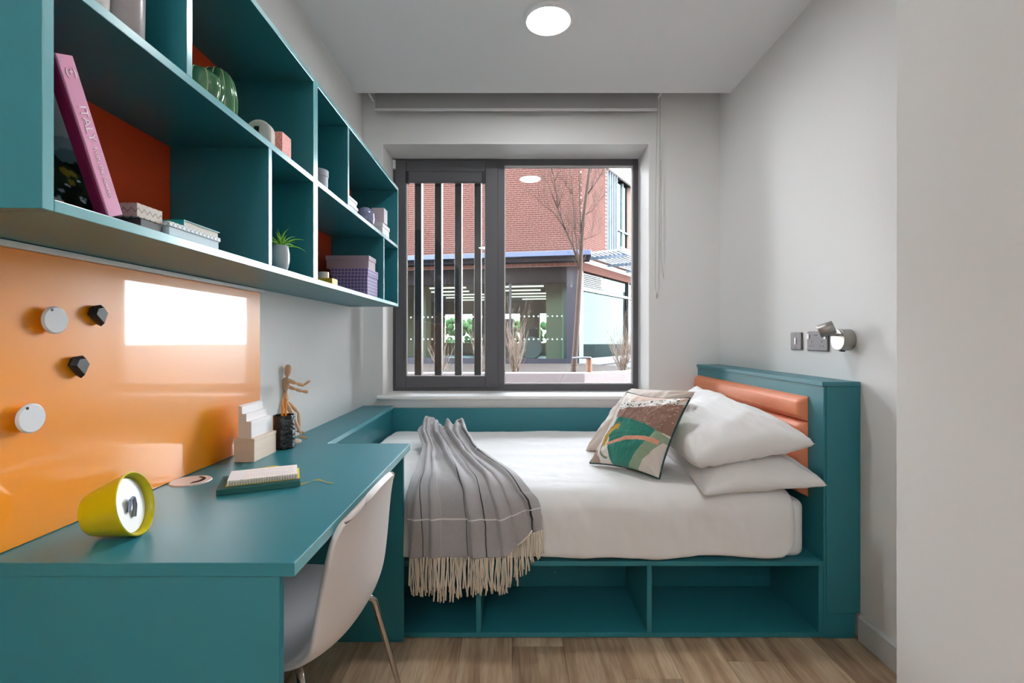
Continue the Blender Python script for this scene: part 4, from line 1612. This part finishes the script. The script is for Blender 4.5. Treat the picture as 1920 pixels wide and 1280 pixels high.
# farther unit, upper row
card_grey = material('grey_card', S(168, 172, 180), rough=0.55, bump=(200, 0.0002))
rt = thing('round_box', 'round grey lidded box at the left end of the farther upper shelf', 'box', (-0.725, 1.785, ZU))
MB().lathe([(0.0005, 0), (0.038, 0), (0.038, 0.055), (0.0005, 0.055)], (-0.725, 1.785, ZU), n=40, caps=False).obj('body', card_grey, rt, smooth=True)
MB().lathe([(0.039, 0.052), (0.0405, 0.052), (0.0405, 0.076), (0.0005, 0.077)], (-0.725, 1.785, ZU), n=40, caps=False).obj('lid', card_grey, rt, smooth=True)
white_card = material('white_card', S(228, 228, 232), rough=0.55)
label_box('flat_box', 'flat white lidded box on the farther upper shelf, lower of two', 'box', -0.81, -0.690, 2.02, 2.155, ZU, ZU + 0.034, white_card, lid=0.012)
label_box('flat_box', 'flat white lidded box on the farther upper shelf, stacked on another', 'box', -0.80, -0.692, 2.025, 2.150, ZU + 0.0345, ZU + 0.062, white_card, lid=0.012)
label_box('flat_box', 'small white box topping the pair of flat white boxes', 'box', -0.80, -0.735, 2.0, 2.055, ZU + 0.0625, ZU + 0.102, white_card, lid=0.010)
blue_cer = material('blue_grey_glaze', S(120, 126, 156), rough=0.12, coat=0.5)
lathe_thing('round_vase', 'rounded blue-grey glazed vase on the farther upper shelf', 'vase',
            [(0.0005, 0), (0.030, 0), (0.040, 0.012), (0.0455, 0.040), (0.043, 0.068), (0.033, 0.088), (0.020, 0.096), (0.017, 0.094), (0.0005, 0.08)],
            (-0.724, 2.37, ZU), blue_cer)
label_box('cube_box', 'white cube box near the window end of the upper shelf', 'box', -0.77, -0.690, 2.566, 2.71, ZU, ZU + 0.072, white_card, lid=0.02)
label_box('cube_box', 'pale pink speckled cube box on top of the white one', 'box', -0.752, -0.685, 2.570, 2.64, ZU + 0.0725, ZU + 0.152,
          pat('pale_pink_card', 'dots', S(206, 196, 208), S(160, 140, 160), 170))

# farther unit, lower row
plaid = pat('purple_plaid_paper', 'plaid', S(96, 88, 150), S(176, 158, 190), 62)
label_box('storage_box', 'purple plaid lidded storage box on the lower shelf', 'box', -0.870, -0.690, 2.30, 2.476, ZA, ZA + 0.133, plaid, lid=0.036)
label_box('storage_box', 'plain mauve-grey lidded box on top of the plaid one', 'box', -0.905, -0.694, 2.33, 2.45, ZA + 0.1335, ZA + 0.198,
          material('mauve_grey_card', S(170, 156, 166), rough=0.6), lid=0.022)
label_box('small_box', 'small mustard box at the left of the plaid storage box', 'box', -0.775, -0.690, 1.842, 1.90, ZA, ZA + 0.027, material('mustard_paper', S(206, 160, 30), rough=0.5))
mg = thing('mug', 'small white mug standing on the mustard box', 'mug', (-0.735, 1.872, ZA + 0.0273))
MB().lathe([(0.0005, 0), (0.018, 0), (0.020, 0.004), (0.020, 0.026), (0.018, 0.026), (0.018, 0.006), (0.0005, 0.005)], (-0.735, 1.872, ZA + 0.0273), n=28, caps=False).obj('cup', wht_cer, mg, smooth=True)
MB().tube([(-0.756, 1.872, ZA + 0.048), (-0.765, 1.872, ZA + 0.046), (-0.765, 1.872, ZA + 0.036), (-0.756, 1.872, ZA + 0.034)], 0.002, 8).obj('handle', wht_cer, mg, smooth=True)


# ------------------------------------------------------------------ outside
GZ = 0.12
ground_mat = material('grey_paving', S(70, 68, 67), spec=0.05, rough=0.9, vary=(0.6, 0.08), bump=(3, 0.01))
g = box('ground', -40, 60, 3.5, 90, GZ - 0.2, GZ, ground_mat)
struct(g)

CB = Vector((2.46, 17.0, 0))
ul = Vector((-0.983, 0.182, 0)).normalized()      # along the shaded facade, leftwards
nl = Vector((0.182, 0.983, 0)).normalized()       # into the building
ur = Vector((0.56, 0.83, 0)).normalized()         # along the sunlit facade, going away
nr = Vector((-0.83, 0.56, 0)).normalized()        # into the building


def XLF(p):      # facade coordinates: x along, y inwards, z up
    return CB + ul * p.x + nl * p.y + Vector((0, 0, p.z))


def XRF(p):
    return CB + ur * p.x + nr * p.y + Vector((0, 0, p.z))


mortar = material('pale_mortar', S(136, 114, 105), spec=0.05, rough=0.95, bump=(30, 0.004))
brick_m = material('red_brick', S(60, 37, 33), spec=0.05, rough=0.9, vary=(2.2, 0.22), bump=(40, 0.003))
bb = thing('brick_building', 'brick building across the courtyard with a glazed ground floor', 'building', CB)
MB(XLF).box(0.0, 12.2, 0.0, 0.3, 4.13, 8.65).box(9.2, 12.2, 0.0, 0.3, 0.0, 4.13).obj('wall_left_face', mortar, bb)
bl_m = MB(XLF)
PB, HBK = 0.225, 0.075
cnt = 0
rows = int((8.65 - 4.16) / HBK)
near = []
for r_ in range(rows):
    z0 = 4.16 + r_ * HBK
    off = 0.1125 * (r_ % 2) + 0.02 * ((r_ * 7) % 3)
    a = -0.0 + off - PB
    while a < 12.15:
        a0_, a1_ = max(0.0, a), min(12.2, a + PB - 0.011)
        if a1_ - a0_ > 0.03:
            if a0_ < 2.6 and r_ < 26 and len(near) < 290:
                near.append((a0_, a1_, z0))
            else:
                bl_m.box(a0_, a1_, -0.012, 0.004, z0, z0 + HBK - 0.016)
        a += PB
stuff(bl_m.obj('brickwork', brick_m, bb))
for a0_, a1_, z0 in near:
    MB(XLF).box(a0_, a1_, -0.012, 0.004, z0, z0 + HBK - 0.016).obj('brick', brick_m, bb)
# sunlit face
MB(XRF).box(0.0, 2.25, 0.0, 0.3, 4.13, 8.65).box(2.25, 5.0, 0.0, 0.3, 7.8, 8.65).box(5.0, 9.0, 0.0, 0.3, 4.13, 8.65) \
    .box(2.25, 5.0, 0.0, 0.3, 4.13, 4.4).obj('wall_right_face', mortar, bb)
br_m = MB(XRF)
for r_ in range(rows):
    z0 = 4.16 + r_ * HBK
    off = 0.1125 * (r_ % 2)
    a = off - PB
    while a < 8.9:
        a0_, a1_ = max(0.0, a), min(9.0, a + PB - 0.011)
        if a1_ - a0_ > 0.03 and (a1_ < 2.25 or a0_ > 5.0) and z0 < 7.75:
            br_m.box(a0_, a1_, -0.012, 0.004, z0, z0 + HBK - 0.016)
        a += PB
stuff(br_m.obj('brickwork', brick_m, bb))
render_w = material('white_render', S(170, 162, 152), spec=0.05, rough=0.8, bump=(20, 0.002))
MB(XRF).box(-0.05, 9.0, -0.10, 0.2, 7.8, 9.1).obj('parapet_band', render_w, bb)
MB(XLF).box(0.0, 12.2, -0.03, 0.3, 8.65, 8.9).obj('parapet_cap', render_w, bb)
# upper window with fins on the sunlit face
blue_fin = material('blue_grey_fin', S(92, 108, 122), rough=0.4, metal=0.2)
fr_pale = material('pale_aluminium', S(110, 126, 128), rough=0.35, metal=0.2)
for k in range(5):
    x_ = 2.32 + k * 0.24
    MB(XRF).box(x_, x_ + 0.05, -0.02, 0.16, 4.4, 7.8).obj('louvre_fin', blue_fin, bb)
uw = MB(XRF).box(2.25, 5.0, 0.2, 0.24, 4.4, 7.8).obj('upper_window', mirror_glass, bb)
MB(XRF).box(3.5, 3.56, 0.12, 0.24, 4.4, 7.8).box(4.3, 4.36, 0.12, 0.24, 4.4, 7.8).box(3.5, 5.0, 0.12, 0.24, 5.7, 5.76).obj('window_mullions', fr_pale, bb)
MB(XRF).box(2.25, 5.0, 0.6, 0.65, 4.4, 7.8).obj('inner_curtain', render_w, bb)
# fascia and canopy
fas = material('slate_blue_fascia', S(46, 58, 80), rough=0.4, bump=(10, 0.001))
sof = material('dark_soffit', S(26, 24, 28), spec=0.05, rough=0.7)
copper = material('terracotta_band', S(92, 62, 54), spec=0.05, rough=0.8)
MB(XLF).box(-0.35, 12.3, -0.62, 0.0, 4.00, 4.17).obj('fascia', fas, bb, bevel=0.01)
MB(XLF).box(-0.3, 12.2, -0.45, 0.0, 3.84, 3.998).obj('soffit', sof, bb)
MB(XLF).box(0.0, 12.2, -0.03, 0.25, 3.72, 3.838).obj('band_base', mortar, bb)
sol = MB(XLF)
for k in range(53):
    sol.box(0.01 + k * 0.23, 0.22 + k * 0.23, -0.045, 0.0, 3.73, 3.83)
stuff(sol.obj('brick_course', copper, bb))
cn = MB(XRF)
for k in range(9):
    MB(XRF).box(-0.3, 9.0, -0.18 - k * 0.16, -0.10 - k * 0.16, 4.06, 4.12).obj('canopy_slat', material('pale_blue_slat', S(100, 112, 126), rough=0.35) if k == 0 else bpy.data.materials['pale_blue_slat'], bb)
MB(XRF).box(-0.35, 9.0, -1.62, -1.55, 3.98, 4.17).obj('canopy_edge', fas, bb)
for k in range(5):
    MB(XRF).box(0.3 + k * 2.0, 0.37 + k * 2.0, -1.55, 0.0, 3.95, 4.05).obj('canopy_arm', blue_fin, bb)
MB(XRF).box(0.0, 9.0, -0.05, 0.25, 3.55, 3.86).obj('lintel_band', copper, bb)
# ground floor, shaded face: dark transom, posts, glazing
dark_al = material('dark_blue_aluminium', S(24, 27, 36), rough=0.4, metal=0.2)
MB(XLF).box(0.0, 9.2, 0.05, 0.2, 3.155, 3.72).obj('transom_panel', material('dark_spandrel', S(22, 18, 18), spec=0.05, rough=0.5), bb)
MB(XLF).box(0.0, 0.52, 0.0, 0.25, 0.15, 3.72).obj('corner_post', dark_al, bb)
MB(XLF).box(-0.02, 0.08, -0.03, 0.10, 0.15, 3.72).obj('corner_trim', fr_pale, bb)
for k, a in enumerate((2.55, 4.6, 6.65, 8.7)):
    MB(XLF).box(a, a + 0.07, 0.05, 0.18, 0.15, 3.155).obj('mullion', dark_al, bb)
for a0_, a1_ in ((0.52, 2.55), (2.62, 4.6), (4.67, 6.65), (6.72, 8.7)):
    MB(XLF).box(a0_, a1_, 0.10, 0.112, 0.42, 3.155).obj('glass_pane', shop_glass, bb)
MB(XLF).box(0.52, 9.2, 0.03, 0.2, 0.15, 0.42).obj('plinth', dark_al, bb)
dots = MB(XLF)
for zz in (1.95, 1.12):
    for a0_, a1_ in ((0.6, 2.5), (2.7, 4.5), (4.8, 6.6)):
        k = a0_ + 0.1
        while k < a1_:
            vs = [(k + 0.034 * cos(q * pi / 5), 0.095, zz + 0.034 * sin(q * pi / 5)) for q in range(10)]
            dots.add([Vector(v_) for v_ in vs], [tuple(range(10))])
            k += 0.17
stuff(dots.obj('glass_dots', material('frosted_dot', S(96, 104, 100), rough=0.6), bb))
# interior of the gym
gf = material('gym_floor', S(120, 140, 150), spec=0.05, rough=0.35)
gc = material('gym_ceiling', S(150, 138, 132), spec=0.05, rough=0.8)
gw = material('gym_wall', S(150, 140, 122), spec=0.05, rough=0.8)
MB(XLF).box(0.3, 9.2, 0.2, 9.0, 0.1, 0.2).obj('interior_floor', gf, bb)
MB(XLF).box(0.3, 9.2, 0.31, 9.0, 3.2, 3.4).obj('interior_ceiling', gc, bb)
MB(XLF).box(9.1, 9.2, 0.3, 9.0, 0.2, 3.2).obj('interior_wall', gw, bb)
mbx = MB(XLF)
for a0_, a1_ in ((-3.0, 1.5), (2.6, 3.7), (5.4, 6.4), (8.0, 9.2)):
    mbx.box(a0_, a1_, 8.8, 9.0, 0.2, 3.2)
mbx.box(-3.0, 9.2, 8.8, 9.0, 2.5, 3.2).box(-3.0, 9.2, 8.8, 9.0, 0.2, 0.9)
mbx.obj('interior_back_wall', gw, bb)
strip = material('strip_lamp', (1.0, 0.93, 0.8, 1), emit=1.2)
for k in range(5):
    MB(XLF).box(1.5 + 0.3 * (k % 2), 3.3 + 0.3 * (k % 2), 1.2 + k * 1.5, 1.32 + k * 1.5, 3.14, 3.19).obj('strip_light', strip, bb)
    MB(XLF).box(4.6 + 0.3 * (k % 2), 6.6 + 0.3 * (k % 2), 1.2 + k * 1.5, 1.32 + k * 1.5, 3.14, 3.19).obj('strip_light', strip, bb)
MB(XLF).box(0.75, 1.35, 0.8, 1.5, 0.2, 3.2).obj('column', gw, bb)
MB(XLF).box(6.1, 6.6, 0.8, 1.4, 0.2, 3.2).obj('column', gw, bb)
MB(XLF).box(3.9, 4.15, 2.5, 2.8, 0.2, 3.2).obj('column', gw, bb)

# gym machines
gym_grey = material('gym_machine_grey', S(120, 118, 124), rough=0.4)
gym_dark = material('gym_machine_dark', S(60, 58, 62), rough=0.5)
e1 = thing('exercise_machine', 'grey exercise machine with a large round flywheel inside the glazed ground floor', 'gym machine', XLF(Vector((1.9, 1.3, 0.2))))
MB().lathe([(0.0005, 0), (0.40, 0), (0.44, 0.04), (0.44, 0.14), (0.40, 0.18), (0.0005, 0.18)], XLF(Vector((1.95, 1.25, 0.78))), -nl, 36, caps=False).obj('flywheel', gym_grey, e1, smooth=True)
MB(XLF).box(1.45, 2.5, 1.3, 2.2, 0.2, 0.36).obj('base', gym_dark, e1, bevel=0.03)
MB(XLF).box(1.75, 2.1, 1.3, 1.5, 1.15, 1.55).obj('console', gym_dark, e1, bevel=0.05)
MB().tube([XLF(Vector((2.3, 1.5, 0.3))), XLF(Vector((2.42, 1.5, 1.2))), XLF(Vector((2.2, 1.5, 1.6)))], 0.03).obj('handlebar', gym_grey, e1, smooth=True)
for i, (a, b) in enumerate(((3.1, 2.0), (3.55, 3.2))):
    e2 = thing('exercise_machine', ['dark upright weight machine with padded tower inside the gym, nearer the glass',
                                    'dark upright weight machine with padded tower inside the gym, farther in'][i], 'gym machine', XLF(Vector((a, b, 0.2))))
    MB(XLF).box(a - 0.28, a + 0.28, b - 0.2, b + 0.2, 0.3, 1.95).obj('tower', gym_grey if i else gym_dark, e2, bevel=0.08)
    MB(XLF).box(a - 0.35, a + 0.35, b - 0.5, b + 0.3, 0.2, 0.34).obj('base', gym_dark, e2, bevel=0.03)
    MB().tube([XLF(Vector((a - 0.4, b - 0.3, 0.3))), XLF(Vector((a - 0.4, b - 0.3, 1.5))), XLF(Vector((a, b - 0.3, 1.9)))], 0.035).obj('frame_bar', gym_grey, e2, smooth=True)

# ground floor, sunlit face
MB(XRF).box(0.02, 0.12, -0.02, 0.15, 0.15, 3.55).obj('mullion', dark_al, bb)
lv = MB(XRF)
lv.box(0.12, 2.0, 0.12, 0.16, 2.95, 3.52)
lv.obj('louvre_backing', dark_al, bb)
for k in range(8):
    z0 = 2.97 + k * 0.068
    MB(XRF).box(0.12, 2.0, 0.02, 0.12, z0, z0 + 0.03).obj('louvre_blade', fr_pale, bb)
for a0_, a1_, z0, z1 in ((2.05, 4.6, 2.95, 3.55), (0.12, 4.6, 0.42, 2.86), (4.68, 8.9, 2.95, 3.55), (4.68, 8.9, 0.42, 2.86)):
    MB(XRF).box(a0_, a1_, 0.10, 0.112, z0, z1).obj('glass_pane', mirror_glass, bb)
MB(XRF).box(0.12, 9.0, 0.0, 0.15, 2.86, 2.95).obj('transom', fr_pale, bb)
MB(XRF).box(4.6, 4.68, -0.02, 0.15, 0.15, 3.55).obj('mullion', dark_al, bb)
MB(XRF).box(0.12, 9.0, 0.0, 0.15, 0.15, 0.42).obj('plinth', dark_al, bb)
MB(XRF).box(0.4, 9.0, 1.4, 1.5, 0.15, 3.5).obj('inner_partition', dark_al, bb)

hd = MB(XLF)
hr = random.Random(5)
for k in range(260):
    c_ = Vector((hr.uniform(-3, 10), 12.5 + hr.uniform(-.5, .5), hr.uniform(0.2, 2.3)))
    hd.ell(c_ - Vector((0, 0, 0.22)), c_ + Vector((0, 0, 0.25)), 0.25, 0.2, 7, 5)
hg = hd.obj('hedge', material('hedge_leaves', S(60, 84, 52), spec=0.05, rough=0.9, vary=(6, 0.5), bump=(14, 0.05)), None, smooth='all')
tag(stuff(hg), 'green hedge seen through the far windows of the glazed gym', 'hedge')

# planter kerb, soil bed
pl_mat = material('white_concrete', S(112, 108, 108), spec=0.05, rough=0.7, bump=(10, 0.003))
pk_ = thing('planter_wall', 'low white concrete planter wall outside the window', 'planter', (0, 9.1, GZ))
MB().box(-6, 1.35, 9.0, 9.3, GZ, 0.50).obj('straight_wall', pl_mat, pk_, bevel=0.01)
MB().prism([(1.35, 9.0, GZ), (1.35, 9.3, GZ), (2.2, 9.7, GZ), (3.4, 11.0, GZ), (5.5, 14.5, GZ), (5.8, 14.3, GZ), (3.7, 10.8, GZ), (2.35, 9.4, GZ)], (0, 0, 0.38)).obj('curved_wall', pl_mat, pk_, bevel=0.01)
soil = material('bark_soil', S(42, 37, 34), spec=0.05, rough=0.95, vary=(3, 0.3), bump=(12, 0.03))
so_o = MB().prism([(-6, 9.3, GZ), (1.35, 9.3, GZ), (2.2, 9.7, GZ), (3.4, 11.0, GZ), (4.4, 12.8, GZ), (2.6, 16.6, GZ), (-6, 16.4, GZ)], (0, 0, 0.16)).obj('soil_bed', soil, pk_)

# bare tree
bark = material('grey_brown_bark', S(62, 53, 48), spec=0.05, rough=0.9, vary=(14, 0.25), bump=(30, 0.01), stretch=(1, 1, 0.3))
tr = thing('bare_tree', 'slender leafless young tree tied to a stake outside the window', 'tree', (1.05, 9.6, 0.28))
rt_ = random.Random(33)
YT = 9.6


def twig(m, p, d, L, r, depth):
    pts, rr = [p.copy()], [r]
    n_ = 6
    for k in range(n_):
        d = (d + Vector((rt_.uniform(-.12, .12), rt_.uniform(-.12, .12), rt_.uniform(-.02, .10)))).normalized()
        p = p + d * L / n_
        pts.append(p.copy())
        rr.append(max(0.0016, r * (1 - 0.75 * (k + 1) / n_)))
        if depth > 0 and rt_.random() < 0.75:
            sd_ = Vector((rt_.uniform(-1, 1), rt_.uniform(-0.6, 0.6), rt_.uniform(0.2, 1))).normalized()
            twig(m, p, (d * 1.2 + sd_ * 0.8).normalized(), L * rt_.uniform(0.35, 0.6), rr[-1] * 0.7, depth - 1)
    m.tube(pts, rr, 5)


trunk_px = [(1073, 735), (1076, 690), (1081, 620), (1085, 550), (1088, 500), (1091, 450), (1095, 400), (1101, 350), (1106, 310), (1111, 270), (1116, 200), (1118, 120)]
MB().tube([W(a, b, YT) for a, b in trunk_px], [0.062, 0.058, 0.054, 0.05, 0.046, 0.038, 0.034, 0.03, 0.027, 0.024, 0.016, 0.008], 10).obj('trunk', bark, tr, smooth='all')
limbs = [((1088, 500), [(1075, 465), (1060, 430), (1047, 395), (1040, 340), (1030, 290)], 0.026),
         ((1087, 520), [(1082, 470), (1076, 400), (1072, 340), (1065, 280)], 0.020),
         ((1091, 460), [(1088, 400), (1086, 340), (1080, 270)], 0.018),
         ((1060, 430), [(1040, 400), (1020, 385), (1005, 372)], 0.012),
         ((1101, 365), [(1112, 350), (1125, 330), (1136, 305), (1142, 280)], 0.014),
         ((1094, 405), [(1110, 395), (1128, 372), (1145, 350)], 0.009),
         ((1104, 330), [(1112, 310), (1118, 280)], 0.012),
         ((1091, 450), [(1104, 446), (1120, 440), (1133, 430)], 0.007),
         ((1045, 390), [(1030, 350), (1012, 320), (995, 300)], 0.010)]
for st_, pl_, r_ in limbs:
    m = MB()
    dyy = rt_.uniform(-0.3, 0.3)
    pts = [W(*st_, YT)] + [W(a, b, YT + dyy * (k + 1) / len(pl_)) for k, (a, b) in enumerate(pl_)]
    m.tube(pts, [r_ * (1 - 0.7 * k / len(pl_)) for k in range(len(pts))], 6)
    for k in range(1, len(pts)):
        for q in range(3):
            p = pts[k - 1].lerp(pts[k], rt_.random())
            d = (pts[k] - pts[k - 1]).normalized()
            sd_ = Vector((rt_.uniform(-1, 1), rt_.uniform(-.8, .8), rt_.uniform(0.1, .9))).normalized()
            twig(m, p, (d + sd_ * 0.8).normalized(), rt_.uniform(0.35, 0.8), r_ * 0.35, 1)
    m.obj('branch', bark, tr, smooth='all')

sk = thing('tree_stake', 'short round wooden stake beside the tree trunk', 'stake', (1.55, 9.3, 0.2))
a_, b_ = W(1104.5, 735, 9.25), W(1104.5, 672, 9.25)
MB().lathe([(0.055, 0), (0.055, (b_ - a_).length), (0.045, (b_ - a_).length + 0.01)], a_, (0, 0, 1), 20).obj('post', material('stake_wood', S(96, 72, 58), spec=0.05, rough=0.8, vary=(10, 0.15)), sk, smooth=True)
MB().tube([W(1074, 671, 9.5), W(1090, 670, 9.3), W(1108, 671, 9.17)], 0.022, 8).obj('rubber_tie', gym_dark, sk, smooth='all')


def shrub(label, x, y, h, spread, n, colr):
    t_ = thing('bare_shrub', label, 'shrub', (x, y, GZ + 0.16), 'leafless shrubs in the planter')
    m = MB()
    for k in range(n):
        d = Vector((rt_.uniform(-spread, spread), rt_.uniform(-spread, spread), 1)).normalized()
        twig(m, Vector((x + rt_.uniform(-.04, .04), y + rt_.uniform(-.04, .04), GZ + 0.12)), d, h * rt_.uniform(0.6, 1.0), 0.009, 1)
    stuff(m.obj('stems', colr, t_, smooth='all'))


straw = material('straw_stems', S(96, 84, 74), spec=0.05, rough=0.9)
shrub('tall narrow leafless shrub at the left of the large pane', 0.07, 11.2, 1.35, 0.28, 26, straw)
shrub('leafless shrub in the planter right of the tree, in front of the glazed corner', 2.75, 12.0, 1.5, 0.45, 30, straw)
shrub('low leafless shrub seen between the dark window fins', -1.7, 11.5, 0.9, 0.4, 18, straw)
shrub('leafless shrub in the planter seen near the right-hand fins', -0.75, 11.8, 1.0, 0.35, 18, straw)
